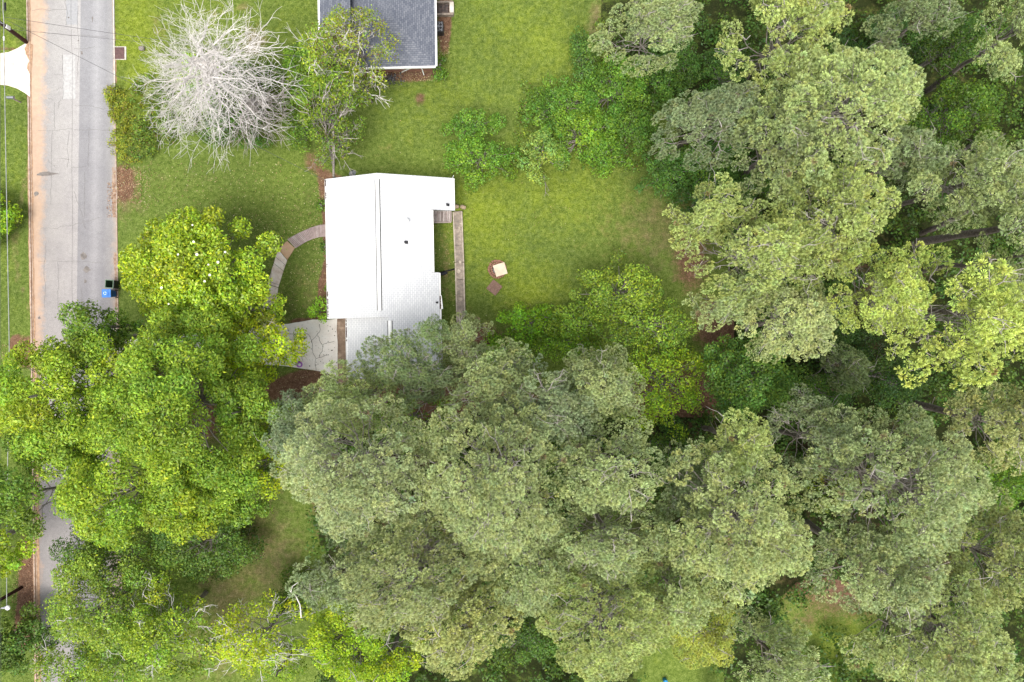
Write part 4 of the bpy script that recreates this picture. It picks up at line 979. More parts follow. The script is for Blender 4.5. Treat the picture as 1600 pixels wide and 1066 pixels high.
P(1535, 275, 84, 76, 20, 'pale open pine at the right edge below the ivy thicket', G1, cover=.9, gap=.4, bare=6)
P(1415, 245, 62, 42, 17, 'olive pine tucked behind the large round pine', G3, gap=.4)
P(1380, 455, 60, 76, 20, 'bright tufted pine left of the brightest pine at the right edge', G4, cover=.8, gap=.55, opt=Y, bare=5, base=(1212, 476))
P(1508, 495, 108, 108, 22, 'brightest yellow green pine at the right edge', G4, gap=.2, opt=Y, base=(1322, 470), trunk=.3, bare=4)
P(1243, 500, 82, 52, 17, 'pale rounded pine standing alone over the dark understory', (.19, .22, .095), gap=.15, depth=2.5)
P(1150, 462, 58, 40, 14, 'sparse pine with bare twigs at the brown edge of the back lawn', G1, cover=.7, gap=.5, bare=8, base=(1140, 470))
P(1720, 335, 110, 100, 24, 'pine beyond the right edge whose grey trunk runs in from the side', G1, base=(1412, 383), trunk=.34, bare=3, cover=.5)
P(1700, 225, 60, 70, 22, 'second pine beyond the right edge, its limb above the long grey trunk', G1, base=(1440, 365), trunk=.24, cover=.5)
P(1600, 668, 78, 78, 20, 'muted pine at the right edge below the brightest pine', (.15, .165, .075), cover=.95, gap=.35, base=(1392, 624), trunk=.33, bare=6)
P(1600, 400, 40, 60, 18, 'narrow pine at the right edge above the brightest pine', G1, cover=.8)
# ---- lower right
P(1435, 770, 138, 122, 21, 'large grey green pine with bare twigs in the lower right', G1, gap=.38, bare=14, base=(1262, 708), trunk=.3)
P(1290, 690, 76, 60, 16, 'dull pine with dead grey limbs left of the large grey green pine', G3, cover=.7, gap=.55, bare=10)
P(1175, 835, 132, 132, 20, 'dense round pine in the bottom centre right', (.165, .195, .085), gap=.18, opt=dict(tuft_d=17))
P(1158, 690, 50, 50, 17, 'small round topped pine north of the dense round pine', G2, cover=.9, gap=.3, bare=4)
P(1395, 905, 92, 82, 19, 'grey green pine beside the small grass clearing at the lower right', G1, cover=.9, gap=.4, bare=10, base=(1250, 810), trunk=.33)
P(1500, 1010, 150, 82, 19, 'wide yellow green pine cut by the bottom right corner', G2, cover=.95, gap=.35, opt=Y, bare=12, base=(1372, 886), trunk=.36)
P(1575, 880, 76, 86, 18, 'olive pine at the right edge below the muted pine', (.15, .175, .065), cover=.95, gap=.35, bare=5)
P(1215, 1035, 72, 50, 17, 'pale pine cut by the bottom edge right of centre', G1, gap=.3)
P(1110, 1000, 60, 60, 12, 'thin olive pine with bare grey trunk near the bottom edge', (.15, .17, .04), cover=.5, gap=.6, opt=Y, bare=10, base=(1055, 955), trunk=.2)
P(950, 985, 118, 92, 19, 'yellow green pine at the bottom centre', G2, gap=.22, opt=Y, bare=5, base=(892, 850), trunk=.32)
P(955, 850, 88, 66, 18, 'open pine of round clumps with a visible trunk, south of centre', G1, cover=.85, gap=.5, bare=8)
P(950, 735, 92, 80, 18, 'clumped pine with white limbs below the pale leafy tree', G1, gap=.35, bare=8)
P(1075, 770, 48, 60, 14, 'small olive pine filling the gap left of the dense round pine', G3, cover=.8, gap=.4, bare=3)
# ---- lower centre
P(768, 765, 118, 128, 21, 'large pine directly south of the white house', (.155, .185, .088), gap=.28, bare=6)
P(860, 640, 92, 70, 16, 'grey green pine south east of the white house', G3, gap=.35, bare=6)
P(940, 605, 70, 60, 15, 'upright pine with white forks left of the lime green leafy tree', (.14, .17, .08), gap=.35, bare=6)
P(765, 605, 84, 54, 15, 'soft pine close to the south east corner of the white house', (.13, .16, .075), gap=.3, bare=5)
P(552, 740, 122, 112, 21, 'large pale pine south west of the white house', (.165, .195, .095), gap=.15, opt=dict(tuft_d=16))
P(545, 632, 92, 54, 13.5, 'fresh green pine touching the corner of the concrete driveway', (.145, .18, .075), gap=.25)
P(458, 680, 58, 64, 13, 'lower dark green pine beside the big oaks', (.105, .14, .075), gap=.3)
P(624, 572, 74, 42, 13, 'slender dark green pine over the end of the white garage roof', (.10, .135, .062), cover=.75, gap=.6, opt=dict(tuft_d=9), layers=1, lr=.5)
P(668, 598, 52, 32, 12, 'thin dark pine at the south end of the white roof', (.08, .105, .055), cover=.8, gap=.4, opt=dict(tuft_d=9), lr=.5)
P(678, 520, 20, 30, 14, 'single feathery pine bough over the east eave of the garage wing', (.10, .14, .06), cover=.9, gap=.1, opt=dict(tuft_d=9), layers=1, lr=.42, base=(690, 545), trunk=.1)
P(722, 540, 40, 48, 10, 'hazy low pine at the south end of the mossy wall', (.12, .145, .07), cover=.7, gap=.4, opt=dict(tuft_d=10), bare=2)
P(650, 905, 152, 92, 19, 'wide flat olive pine near the bottom, left of centre', (.14, .165, .07), gap=.15, depth=2.8)
P(520, 905, 62, 56, 14, 'grey green pine beside the shaded lawn at the bottom left', G3, gap=.3, bare=3)
P(725, 990, 112, 56, 17, 'olive pine cut by the bottom edge, left of the yellow one', (.16, .18, .065), gap=.2)
P(830, 900, 60, 76, 17, 'narrow pine between the wide olive pine and the bottom centre pine', G1, gap=.35)
P(1060, 930, 50, 60, 16, 'small pine between the bottom centre pine and the dense round pine', G1, cover=.8, gap=.4)
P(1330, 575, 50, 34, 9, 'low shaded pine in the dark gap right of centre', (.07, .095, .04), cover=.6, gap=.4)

# ---- broadleaf trees and shrubs
def B(px, py, rx, ry, z, label, col, **k): return tree('broadleaf', px, py, rx, ry, z, label, col, bark=k.pop('bark', 'grey_bark'), **k)
OK1 = (.125, .205, .030); OK2 = (.085, .150, .028); OKY = (.19, .27, .020); DK = (.035, .075, .020); SH = (.055, .11, .022)
ol = dict(size=.17, asp=.42, per_m2=95, droop=.35, twigs=2)
tree('magnolia', 292, 418, 124, 98, 9, 'large bright green magnolia with white flowers beside the road', (.155, .235, .022), bark='grey_bark', name='magnolia_tree', gap=.15, cover=1.1, lr=.8,
     opt=dict(size=.19, asp=.48, per_m2=75, yellow=.3, up=.45, jit=.6), trunk=.25, depth=3)
tree('magnolia', 362, 480, 60, 54, 7, 'lower lobe of glossy foliage between the magnolia and the garden path', (.15, .23, .022), bark='grey_bark', name='magnolia_tree', gap=.2, lr=.7,
     opt=dict(size=.18, asp=.48, per_m2=75, yellow=.25, up=.45, jit=.6))
# magnolia flowers: top-level things sitting in the crown
fl = [(301, 352), (303, 378), (308, 398), (279, 398), (341, 410), (326, 414), (328, 430), (339, 492), (352, 394), (253, 450), (264, 475), (320, 440)]
flm = None; M['petal'] = simple('white_petals', (.80, .78, .70), (.70, .66, .55), 5)
for i, (x, y) in enumerate(fl):
    if flm is None:
        mb = MB()
        for q in range(7):
            a = q*2*PI/7; c_, s_ = math.cos(a), math.sin(a)
            mb.poly([(0, 0, 0), (.10*c_-.05*s_, .10*s_+.05*c_, .05), (.17*c_, .17*s_, .09), (.10*c_+.05*s_, .10*s_-.05*c_, .05)])
        fo = mb.build('magnolia_flower', M['petal']); flm = fo.data
    else: fo = bpy.data.objects.new('magnolia_flower', flm); COL.objects.link(fo)
    z = 9.5-2.0*(((x-300)/125)**2+((y-412)/90)**2); fo.location = W(x, y, max(z, 6.2)); fo.rotation_euler = (.2*math.sin(i), .2*math.cos(i*2), i); s = .42+.3*((i*7) % 5)/5; fo.scale = (s, s, s)
    tag(fo, 'white magnolia flower, %s from the top of the crown' % ['first', 'second', 'third', 'fourth', 'fifth', 'sixth', 'seventh', 'eighth', 'ninth', 'tenth', 'eleventh', 'twelfth', 'thirteenth'][sorted(q_[1]*1000+q_[0] for q_ in fl).index(y*1000+x)], 'flower', 'white flowers in the magnolia crown')
B(128, 528, 50, 56, 11, 'dark green oak bough reaching over the road above the big oaks', OK2, opt=ol, gap=.3, lr=.7)
B(170, 510, 34, 30, 9, 'small dark green treetop at the road edge south of the bins', (.07, .135, .02), opt=ol, lr=.55, gap=.2)
B(243, 642, 156, 148, 15, 'largest bright green oak in the left half of the photo', OK1, opt=ol, gap=.45, cover=1.1, lr=.95, depth=6.5, trunk=.45)
B(112, 690, 84, 70, 12, 'shaded green oak bough over the road between the two largest oaks', OK1, opt=ol, gap=.3, cover=1.05, lr=.9, trunk=.25, base=(196, 668))
B(200, 770, 136, 104, 13, 'bright oak hanging over the road above the street lamp', (.14, .22, .028), opt=ol, gap=.4, cover=1.05, lr=.9, trunk=.35)
B(60, 625, 112, 98, 13, 'yellow green oak at the left edge across the road', (.14, .215, .026), opt=ol, gap=.3, cover=1.05, lr=.9, trunk=.35)
B(22, 760, 52, 78, 12, 'oak at the left edge below the yellow green one', OK2, base=(192, 742), opt=ol, gap=.3, lr=.8)
B(-105, 878, 136, 50, 9, 'small bright treetop at the left edge above the lower utility pole', (.14, .22, .02), opt=ol, gap=.1, lr=.6)
B(-58, 338, 73, 46, 2.8, 'edge of a bright green tree on the far left lawn', (.13, .22, .02), opt=ol, gap=.1, lr=.6)
B(-20, 1010, 84, 50, 4, 'dark green shrubby tree at the bottom left corner', (.06, .11, .025), opt=ol, gap=.3)
B(375, 640, 66, 70, 12, 'medium green tree between the big oak and the pines', (.10, .175, .028), opt=ol, gap=.4, lr=.75)
B(345, 770, 62, 56, 10, 'dense green tree at the north west corner of the shaded lawn', (.10, .175, .03), opt=ol, gap=.3)
lv = dict(size=.12, asp=.6, per_m2=75, twigs=6, yellow=.2)
B(385, 545, 74, 52, 8, 'bright yellow green tree with grey twigs between the magnolia and the driveway', OKY, opt=dict(size=.15, asp=.55, per_m2=70, twigs=4, twig_r=.013, yellow=.3), gap=.25, lr=.6, bare=8, cover=1.1)
B(412, 720, 32, 66, 9, 'narrow lime green tree wedged against the pale pine', OKY, opt=lv, gap=.4, lr=.6)
B(170, 890, 92, 48, 8, 'shaded small leaved tree between the road and the clearing', (.08, .14, .03), opt=lv, gap=.35)
B(290, 860, 78, 66, 8, 'dark green tree in the shade south of the big oaks', (.05, .10, .025), opt=lv, gap=.3)
B(365, 870, 40, 50, 3, 'low dark shrub spreading onto the shaded lawn', (.045, .09, .02), opt=lv, name='shrub', cat='shrub', gap=.3)
B(145, 955, 104, 84, 9, 'thin leaved tree with white dead branches over the bottom of the road', (.115, .185, .035), opt=dict(size=.13, asp=.6, per_m2=62, twigs=6, twig_r=.017), gap=.5, lr=.7, bare=14, twigm='dead_wood')
B(215, 1035, 130, 48, 7, 'leafy green tree cut by the bottom edge at the left', (.10, .17, .03), opt=dict(size=.13, asp=.6, per_m2=60, twigs=5), gap=.25, lr=.65, bare=8, twigm='dead_wood')
B(110, 1050, 76, 40, 6, 'thin leaved tree over the road at the bottom edge', (.11, .18, .03), opt=dict(size=.13, asp=.6, per_m2=60, twigs=5), gap=.25, lr=.65, bare=6, twigm='dead_wood', base=(190, 1030))
B(235, 1000, 70, 72, 10, 'bright thin tree with pale branches beside the grass at the bottom left', (.135, .215, .03), opt=dict(size=.13, asp=.6, per_m2=62, twigs=6, twig_r=.017), gap=.4, lr=.7, bare=14, twigm='dead_wood')
B(112, 870, 40, 40, 6, 'dark leaved small tree over the road below the oaks', (.055, .10, .03), base=(187, 850), opt=lv, gap=.4)
B(392, 1010, 92, 62, 9, 'half dead tree with yellow green leaves and white branches at the bottom', OKY, opt=dict(size=.13, asp=.65, per_m2=32, twigs=11, twig_r=.02), gap=.4, lr=.65, bare=26, twigm='dead_wood')
B(545, 1015, 85, 58, 9, 'lime green leafy tree at the bottom edge left of the olive pines', (.145, .235, .02), opt=lv, gap=.35, lr=.7, bare=6)
B(600, 1045, 60, 36, 8, 'small lime green treetop on the bottom edge', (.165, .25, .02), opt=lv, gap=.3, lr=.6, bare=4)
B(455, 945, 40, 36, 3, 'dark low shrub at the south end of the shaded lawn', (.045, .095, .018), opt=lv, name='shrub', cat='shrub', gap=.2)
# thin tree over the grey roof
sp = dict(size=.115, asp=.62, per_m2=36, twigs=8, twig_r=.016, brown=.06, yellow=.3)
B(545, 52, 78, 58, 9, 'thin autumn tinged tree with pale limbs over the grey roof', (.13, .18, .035), opt=sp, gap=.35, cover=.95, lr=.55, bare=7, twigm='dead_wood')
B(505, 75, 48, 60, 8, 'airy yellow green tree covering the west wing of the grey roof', (.12, .19, .03), opt=sp, gap=.3, cover=.95, lr=.55, bare=6, twigm='dead_wood', trunk=.08)
B(510, 145, 56, 62, 7, 'sparse green tree between the dead tree and the grey roof', (.095, .165, .028), opt=dict(sp, per_m2=52, brown=.04), gap=.35, cover=.9, lr=.6, bare=10, twigm='twig', base=(521, 262), trunk=.09)
B(565, 118, 40, 34, 6, 'leaning half bare small tree at the corner of the grey roofed house', (.10, .16, .03), opt=dict(sp, per_m2=26), gap=.5, cover=.8, lr=.5, bare=9, twigm='dead_wood', trunk=.06)
B(515, 218, 46, 36, 5, 'scrubby sapling clump with brown stems north of the white house', (.085, .14, .03), opt=dict(sp, per_m2=34), gap=.4, lr=.5, bare=8)
def shrub(px, py, rx, ry, z, label, col, group=None, **k):
    z = z*1.3 if z > 2 else z
    o = dict(size=.12, asp=.62, per_m2=75, twigs=2, low=-.4); o.update(k.pop('opt', {}))
    return B(px, py, rx*1.08, ry*1.08, z, label, tuple(q_*1.25 for q_ in col), name='shrub', cat='shrub', group=group, lr=k.pop('lr', .5), depth=k.pop('depth', z*.5), gap=k.pop('gap', .05), trunk=.05, opt=o, **k)
# undergrowth below the dead tree
for a in [(300, 112, 36, 26, 2.2, 'bright lime shrub under the west side of the dead tree', (.15, .26, .015)), (358, 195, 54, 30, 2.4, 'dark green shrub under the south side of the dead tree', (.035, .08, .018)),
          (398, 122, 52, 38, 2.2, 'dark tangled shrub under the east side of the dead tree', (.05, .09, .025)), (330, 150, 36, 30, 2., 'mid green shrub beneath the middle of the dead tree', (.07, .14, .02)), (470, 120, 32, 60, 2.6, 'bushy green thicket between the dead tree and the thin tree', (.075, .14, .022)), (470, 200, 30, 36, 2.2, 'dark green bush east of the dead tree', (.06, .115, .022)),
          (688, 100, 13, 17, 1.6, 'dark green bush at the corner of the grey roofed house', (.05, .11, .02)), (497, 486, 15, 19, 1.5, 'round clipped bush at the head of the concrete driveway', (.10, .19, .018)),
          (503, 321, 5.5, 6, .8, 'small dark bush in the mulch bed north of the boardwalk', (.05, .10, .02)), (509, 391, 5, 6, .7, 'small dark bush in the mulch bed just south of the boardwalk', (.05, .10, .02)), (509, 443, 6, 7, .8, 'small bush in the mulch bed north of the round clipped bush', (.05, .11, .02)),
          (740, 190, 42, 26, 2.6, 'rounded shrub at the west end of the thicket on the lawn', (.06, .125, .022)), (748, 240, 52, 36, 2.8, 'broad shrub on the lawn north east of the white house', (.065, .135, .022)),
          (848, 240, 32, 36, 2.6, 'pale grey green shrub in the thicket above the back lawn', (.10, .16, .05)), (872, 160, 50, 46, 3., 'dense shrub on the west side of the thicket', (.055, .115, .022)),
          (905, 205, 56, 42, 2.8, 'yellow flecked shrub in the middle of the thicket', (.075, .145, .022)), (960, 130, 54, 50, 3.4, 'large green shrub below the soft pale pine', (.06, .125, .022)),
          (990, 190, 42, 40, 3., 'dense green shrub on the east side of the thicket', (.05, .11, .022)), (915, 90, 26, 46, 2.6, 'dark vines along the top edge of the lawn', (.05, .10, .025)),
          (950, 238, 36, 28, 2.4, 'low green shrub at the south edge of the thicket', (.065, .135, .022)), (1025, 110, 40, 34, 3.4, 'dark shrub between the soft pine and the grey green pine', (.04, .09, .02)),
          (1060, 262, 48, 46, 4., 'deep green shrub at the north east edge of the back lawn', (.04, .095, .025)), (1120, 250, 54, 44, 4., 'deep green ivy mound under the grey green pine', (.045, .10, .022)),
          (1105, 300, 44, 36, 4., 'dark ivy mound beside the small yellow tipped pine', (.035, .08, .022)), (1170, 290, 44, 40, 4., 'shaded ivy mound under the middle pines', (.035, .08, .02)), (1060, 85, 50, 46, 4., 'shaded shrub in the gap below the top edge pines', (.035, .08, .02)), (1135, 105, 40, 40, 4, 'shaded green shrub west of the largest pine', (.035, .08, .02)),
          (830, 505, 54, 30, 2.2, 'bright green shrub at the south end of the back lawn', (.085, .175, .016)), (790, 545, 48, 26, 2.2, 'lush dark edged shrub next to the hazy low pine', (.075, .15, .016)), (890, 540, 52, 30, 2.6, 'green shrub under the pale leafy tree', (.07, .14, .018))]:
    shrub(*a)
B(965, 460, 78, 54, 6, 'pale leafy tree at the south end of the back lawn', (.115, .19, .035), opt=dict(size=.13, asp=.6, per_m2=50, yellow=.25), gap=.4, lr=.6, cover=.95)
B(1010, 505, 84, 44, 6, 'loose leafy tree overlapping the brown edge of the back lawn', (.10, .17, .032), opt=dict(size=.13, asp=.6, per_m2=45, yellow=.25), gap=.5, lr=.6, cover=.9)
B(905, 505, 48, 40, 5, 'mid green leafy tree left of the pale one', (.09, .16, .025), opt=dict(size=.13, asp=.6, per_m2=50), gap=.3, lr=.6)
B(1050, 605, 68, 82, 7, 'lime green leafy tree left of the dark green tree', (.125, .215, .025), opt=dict(size=.13, asp=.6, per_m2=48, yellow=.3), gap=.45, lr=.6, cover=.9)
B(1180, 590, 78, 66, 10, 'dark green glossy tree in the middle of the right half', (.06, .125, .032), opt=dict(size=.14, asp=.6, per_m2=80, yellow=.22), gap=.2, lr=.65)
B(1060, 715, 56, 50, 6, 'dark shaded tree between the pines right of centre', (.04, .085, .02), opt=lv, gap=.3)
B(1520, 165, 74, 64, 9, 'ivy covered thicket in the upper right', (.06, .12, .022), opt=lv, gap=.2, lr=.7, cover=1.05)
B(1505, 62, 60, 52, 8, 'dark green tree at the top right beside the sparse pine', (.045, .095, .022), opt=lv, gap=.3)
B(1555, 210, 46, 34, 8, 'green thicket at the right edge above the pale open pine', (.06, .12, .02), opt=lv, gap=.2)
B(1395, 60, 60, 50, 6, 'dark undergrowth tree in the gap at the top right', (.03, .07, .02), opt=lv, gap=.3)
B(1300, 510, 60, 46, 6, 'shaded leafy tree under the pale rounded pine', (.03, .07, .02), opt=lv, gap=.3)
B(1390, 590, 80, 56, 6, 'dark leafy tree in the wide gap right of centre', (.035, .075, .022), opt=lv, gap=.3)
B(1290, 610, 62, 44, 6, 'ivy covered low tree left of the wide gap', (.045, .095, .02), opt=lv, gap=.25)
B(1575, 760, 46, 60, 7, 'bright leafy tree in the gap at the right edge', (.07, .15, .02), opt=lv, gap=.3)
B(1330, 760, 50, 46, 6, 'olive leafy tree under the large grey green pine', (.09, .13, .015), opt=lv, gap=.3)
B(815, 1015, 66, 40, 5, 'dark leafy bushy tree at the bottom edge left of the yellow green pine', (.045, .095, .022), opt=lv, gap=.2)
B(870, 720, 40, 60, 5, 'shaded leafy tree between the two central pines', (.05, .10, .02), opt=lv, gap=.3)
B(640, 660, 60, 50, 6, 'dark leafy tree hidden below the pines south of the white roof', (.06, .12, .02), opt=lv, gap=.3)
B(430, 1055, 40, 20, 4, 'small leafy bush on the bottom edge', (.10, .18, .02), opt=lv, gap=.2)
B(1205, 985, 34, 24, 3, 'dark shrub at the west side of the grass clearing', (.035, .08, .02), opt=lv, gap=.2)

# ---- the dead tree: recursive bare branching
def grow(rng, wd, p, d, ln, r0, depth, spread=.55):
    n = 3; pts = [p]; 
    for i in range(n):
        d = nz(d+rng.randn(3)*.16); pts.append(pts[-1]+d*ln/n)
    for i in range(n): wd.seg(pts[i], pts[i+1], r0*(1-.45*i/n), r0*(1-.45*(i+1)/n))
    if depth == 0: return
    k = rng.randint(2, 4) if depth > 1 else rng.randint(3, 5)
    for j in range(k):
        s = pts[rng.randint(1, n+1)] if j else pts[-1]
        dd = nz(d+rng.randn(3)*spread*np.array([1, 1, .6])+np.array([0, 0, .08]))
        grow(rng, wd, s, dd, ln*rng.uniform(.55, .82), max(r0*.54, .0085), depth-1, spread)
def dead_tree(px, py, arms, z0, label, seed, depth=5, mat='dead_wood', name='dead_tree', trunk=.28):
    rng = rs(seed); b0 = W(px, py); e = empty(name, b0, label, 'tree')
    wd = Wood(); tip = np.array([0, 0, z0]); wd.curve(rng, (0, 0, -.3), tip, trunk, trunk*.7, 5, .02)
    fine = Wood()
    for (tx, ty, tz, ln, dep) in arms:
        t = np.array(W(tx, ty, tz))-np.array(b0); s = tip*rng.uniform(.5, .95); v = t-s; L = np.linalg.norm(v)
        pts = wd.curve(rng, s, s+v*.62, .10, .05, 5, .15)
        for q in (1, 2, 3, 4, 5):
            for j in range(1 if q < 4 else 2):
                dd = nz(v/L+rng.randn(3)*.5*np.array([1, 1, .6])) if (j or q < 4) else v/L
                grow(rng, fine if dep < 5 else fine, pts[q], dd, L*rng.uniform(.22, .34)*ln, .036, dep-2)
    wd.build('trunk', M[mat], e, 6); fine.build('branches', M[mat], e, 3, 'stuff'); return e
arms = [(245, 65, 9, 1, 5), (262, 102, 9, 1, 5), (243, 148, 8, 1, 5), (255, 190, 8, 1, 5), (278, 205, 8, 1, 5), (300, 212, 8, 1, 5), (345, 212, 8, 1, 5), (378, 206, 8, 1, 5), (232, 140, 8, .9, 5), (420, 190, 8, 1, 4), (325, 190, 10, 1, 5), (300, 160, 11, 1, 5), (350, 160, 11, 1, 5),
        (440, 120, 8, 1, 4), (425, 62, 9, 1, 4), (400, 38, 9, .8, 4), (365, 35, 10, 1, 5), (325, 22, 10, .9, 5), (300, 50, 11, 1, 5), (345, 70, 12, 1, 5), (390, 100, 11, 1, 5), (320, 110, 12, 1, 5), (375, 140, 11, 1, 5)]
dead_tree(368, 150, arms, 7.0, 'big bare dead tree with bleached white branches on the front lawn', 3)
arms2 = [(400, 220, 5, 1, 4), (430, 200, 5, 1, 4), (445, 170, 5, 1, 4), (460, 145, 5, 1, 4), (370, 225, 5, 1, 4), (415, 150, 5.5, 1, 4), (405, 190, 6, 1, 4), (438, 215, 4, 1, 4)]
dead_tree(405, 172, arms2, 3.2, 'smaller grey leafless tree tangled against the south east side of the dead tree', 8, mat='twig', trunk=.12)
# pale leaning post trunk north of the white house
o = Wood(); a = W(521.5, 276, 2.4); c = W(521, 205, 4.2); o.seg(np.array(a), np.array(c), .09, .08); o.seg(np.array([a.x, a.y-.02, -.1]), np.array(a), .10, .09)
tag(o.build('leaning_trunk', M['grey_bark'], None, 8), 'slim mossy grey trunk leaning north of the white house', 'tree trunk')
# fallen branches on the lawn
o = Wood(); rng = rs(9)
grow(rng, o, np.array(W(849, 274, .35)), nz(np.array([.25, -1, 0.02])), 1.3, .035, 2, .25); tag(o.build('fallen_branch', M['grey_bark'], None, 5), 'bare grey branch lying on the back lawn below the grey green shrub', 'branch')
# bright limb poking out over the shaded lawn
o = Wood(); z = 6.0
q = [(471, 965), (469, 945), (462, 930), (455, 925), (457, 916), (466, 910)]
for i in range(5): o.seg(np.array(W(*q[i], z)), np.array(W(*q[i+1], z)), .05-.006*i, .044-.006*i)
for a, bb in (((462, 930), (452, 930)), ((455, 925), (452, 921))): o.seg(np.array(W(*a, z)), np.array(W(*bb, z)), .025, .012)
tr_ = W(471, 965, z); o.seg(np.array([tr_.x+.6, tr_.y-1.4, -.2]), np.array(tr_), .12, .05)
tag(o.build('dead_snag', M['dead_wood'], None, 6), 'crooked white dead snag reaching over the south end of the shaded lawn', 'tree')
print('foliage triangles', Tri.n)
# ------------------------------------------------------------ ground cover
def scatter_leaves(name, regions, n, sz, cols, mat, seed, z=(.02, .06), kind='stuff', tilt=.5):
    r = rs(seed); xs = []; ys = []
    tot = sum(a[4] for a in regions)
    for (x0, y0, x1, y1, w) in regions:
        k = int(n*w/tot); xs.append(r.uniform(x0, x1, k)); ys.append(r.uniform(y0, y1, k))
    px = np.concatenate(xs); py = np.concatenate(ys); n = len(px)
    P = np.stack([(px-800)*MPP, (533-py)*MPP, r.uniform(z[0], z[1], n)], 1)
    nn = nz(np.array([0, 0, 1.0])+r.randn(n, 3)*tilt); t = nz(np.cross(nn, r.randn(n, 3))); s = np.cross(nn, t); L = sz*r.uniform(.5, 1.4, (n, 1))
    V = np.stack([P-t*L*.5, P+s*L*.28, P+t*L*.5, P-s*L*.28], 1).reshape(-1, 3)
    C = np.array(cols)[r.randint(len(cols), size=n)]*(1+r.randn(n, 1)*.15)
    return tag(link(name, npmesh(name, V, np.arange(n*4).reshape(-1, 4), np.repeat(np.clip(C, 0, 1), 4, 0)), mat), kind=kind)
scatter_leaves('fallen_leaves', [(225, 250, 500, 360, 3), (350, 330, 500, 500, 4.5), (230, 255, 440, 320, 1), (180, 260, 235, 330, 2.6), (676, 350, 725, 500, 1.0), (490, 270, 511, 500, 1.2), (430, 575, 500, 615, .7), (560, 107, 690, 128, 3.2), (684, 50, 702, 90, .8), (725, 300, 900, 500, .5), (600, 120, 940, 300, .2)], 3400, .09,
               [(.42, .36, .21), (.36, .25, .14), (.54, .48, .30), (.28, .17, .10), (.44, .36, .16)], M['grass'], 4)
scatter_leaves('fallen_leaves', [(20, 860, 54, 1010, 2), (180, 262, 222, 318, 2), (0, 538, 40, 575, .5), (168, 285, 182, 340, .7)], 1500, .09, [(.36, .20, .12), (.26, .13, .08), (.5, .34, .22)], M['grass'], 5)
# grass: single blades over the open lawns
def blades(name, n, regions, seed, h=(.05, .12)):
    r = rs(seed); xs = []; ys = []; tot = sum((c-a)*(d-b) for a, b, c, d in regions)
    for (x0, y0, x1, y1) in regions:
        k = int(n*(x1-x0)*(y1-y0)/tot); xs.append(r.uniform(x0, x1, k)); ys.append(r.uniform(y0, y1, k))
    px = np.concatenate(xs); py = np.concatenate(ys)
    ba, lu, dr = ground_masks(px, py)
    keep = (r.rand(len(px)) > ba*1.15-.1)
    keep &= ~((px > 502) & (px < 700) & (py > 272) & (py < 600)) & ~((px > 704) & (px < 732) & (py > 318)) & ~((px > 547) & (px < 682) & (py < 106)) & ~((py > 496) & (px > 430) & (px < 546)) & ~((px < 48) & (py > 64) & (py < 154))
    keep &= ~((np.abs(px-777) < 16) & (np.abs(py-421) < 16)) & ~((px < 510) & (px > 405) & (py > 349) & (py < 500) & (np.abs(px-(470-(py-350)*.55)) < 24) & (py < 480) & (px-(470-(py-350)*.55) < 6))
    px, py, ba, lu, dr = px[keep], py[keep], ba[keep], lu[keep], dr[keep]; n = len(px)
    P = np.stack([(px-800)*MPP, (533-py)*MPP, np.zeros(n)], 1); hh = r.uniform(*h, n)*(.8+.6*lu)
    d = nz(np.stack([r.randn(n)*.7, r.randn(n)*.7, np.ones(n)*.8], 1)); s = nz(np.cross(d, r.randn(n, 3)))*r.uniform(.010, .02, (n, 1))
    V = np.stack([P-s, P+s, P+d*hh[:, None]], 1).reshape(-1, 3)
    lu2 = np.clip(lu+SNoise(3, 25)(px, py)*.2, 0, 1)[:, None]; dr2 = np.clip(dr*.8+SNoise(9, 18)(px, py)*.12, 0, 1)[:, None]
    C = (np.array([[.125, .172, .034]])*(1-lu2)+np.array([[.25, .30, .038]])*lu2); C = C*(1-dr2)+np.array([[.28, .22, .10]])*dr2; C = C*(1+r.randn(n, 1)*.25)
    return tag(link(name, npmesh(name, V, np.arange(n*3).reshape(-1, 3), np.repeat(np.clip(C, .01, .8), 3, 0)), M['grass']), kind='stuff')
blades('grass', 150000, [(-20, -20, 43, 545), (181, -20, 560, 340), (340, 300, 560, 505), (560, 100, 720, 280), (680, -20, 960, 300), (700, 250, 1140, 560), (300, 790, 500, 1080), (1200, 920, 1360, 1080), (20, 820, 52, 1080)], 2)
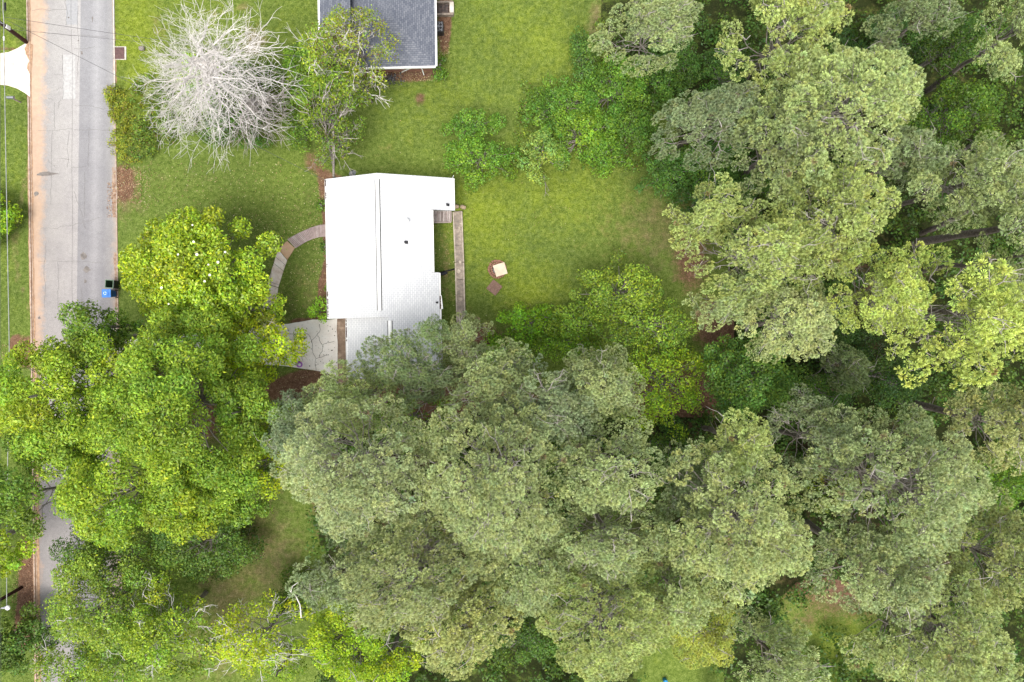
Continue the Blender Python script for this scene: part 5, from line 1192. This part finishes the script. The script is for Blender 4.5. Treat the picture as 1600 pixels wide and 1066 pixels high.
# undergrowth on the woodland floor: one uncountable mass of leaves
r = rs(77); LB = []
un = SNoise(40, 4)
while len(LB) < 2400:
    px, py = r.uniform(400, 1700), r.uniform(-60, 1120)
    inside = (px > 1120 and not (1190 < px < 1350 and py > 920) and not (1160 > px and 430 < py < 560)) or (py > 640 and px > 500 and not(1000<px<1100 and py>940) ) or (px > 850 and px > 1010-(py) and py < 230 and px > 960)
    if not inside: continue
    p = W(px, py); h = .4+.9*abs(un(p.x, p.y))+r.rand()*1.2
    if un(p.x*2, p.y*2) > .75: continue
    LB.append((p.x, p.y, h, r.uniform(.5, .95), 0))
V, F, C = leaf_quads(r, LB, (.038, .078, .018), per_m2=13, size=.18, asp=.65, yellow=.1, low=0.1)
Tri.n += len(F)*2
tag(link('undergrowth', npmesh('undergrowth', V, F, C), M['leaf']), kind='stuff')
#print('foliage triangles', Tri.n, 'all', sum(len(m_.loop_triangles) if False else sum(p for p in [len(m_.polygons)]) for m_ in bpy.data.meshes))

# low weeds that spill from the verge over the kerb, and tangled growth below the dead tree
def weed_patch(name, blobs, n, col, h, seed, size=.11, lrr=(.18, .38), per=34):
    r = rs(seed); lb = []
    for i in range(n):
        cx, cy, rx, ry = blobs[r.randint(len(blobs))]; a = r.rand()*6.3; q = math.sqrt(r.rand())
        p = W(cx+rx*q*math.cos(a), cy+ry*q*math.sin(a)); lb.append((p.x, p.y, r.uniform(.05, h), r.uniform(*lrr), 0))
    V, F, C = leaf_quads(r, lb, col, per_m2=per, size=size, asp=.5, yellow=.25, low=0., squash=.6, brown=.05)
    tag(link(name, npmesh(name, V, F, C), M['leaf']), kind='stuff')
weed_patch('weeds', [(182, 158, 15, 26), (176, 150, 9, 16), (200, 175, 26, 34), (190, 215, 18, 34), (205, 235, 22, 26), (215, 190, 26, 30)], 170, (.125, .16, .025), .30, 12)
weed_patch('weeds', [(240, 150, 34, 30), (225, 225, 26, 26), (250, 205, 36, 26), (300, 180, 40, 30), (420, 170, 40, 40), (340, 120, 40, 30)], 330, (.07, .12, .026), .7, 13, .13)
weed_patch('weeds', [(905, 235, 90, 30), (820, 190, 20, 60), (930, 85, 14, 60), (800, 250, 20, 14), (1000, 235, 50, 40)], 260, (.075, .135, .028), .5, 14, .13)
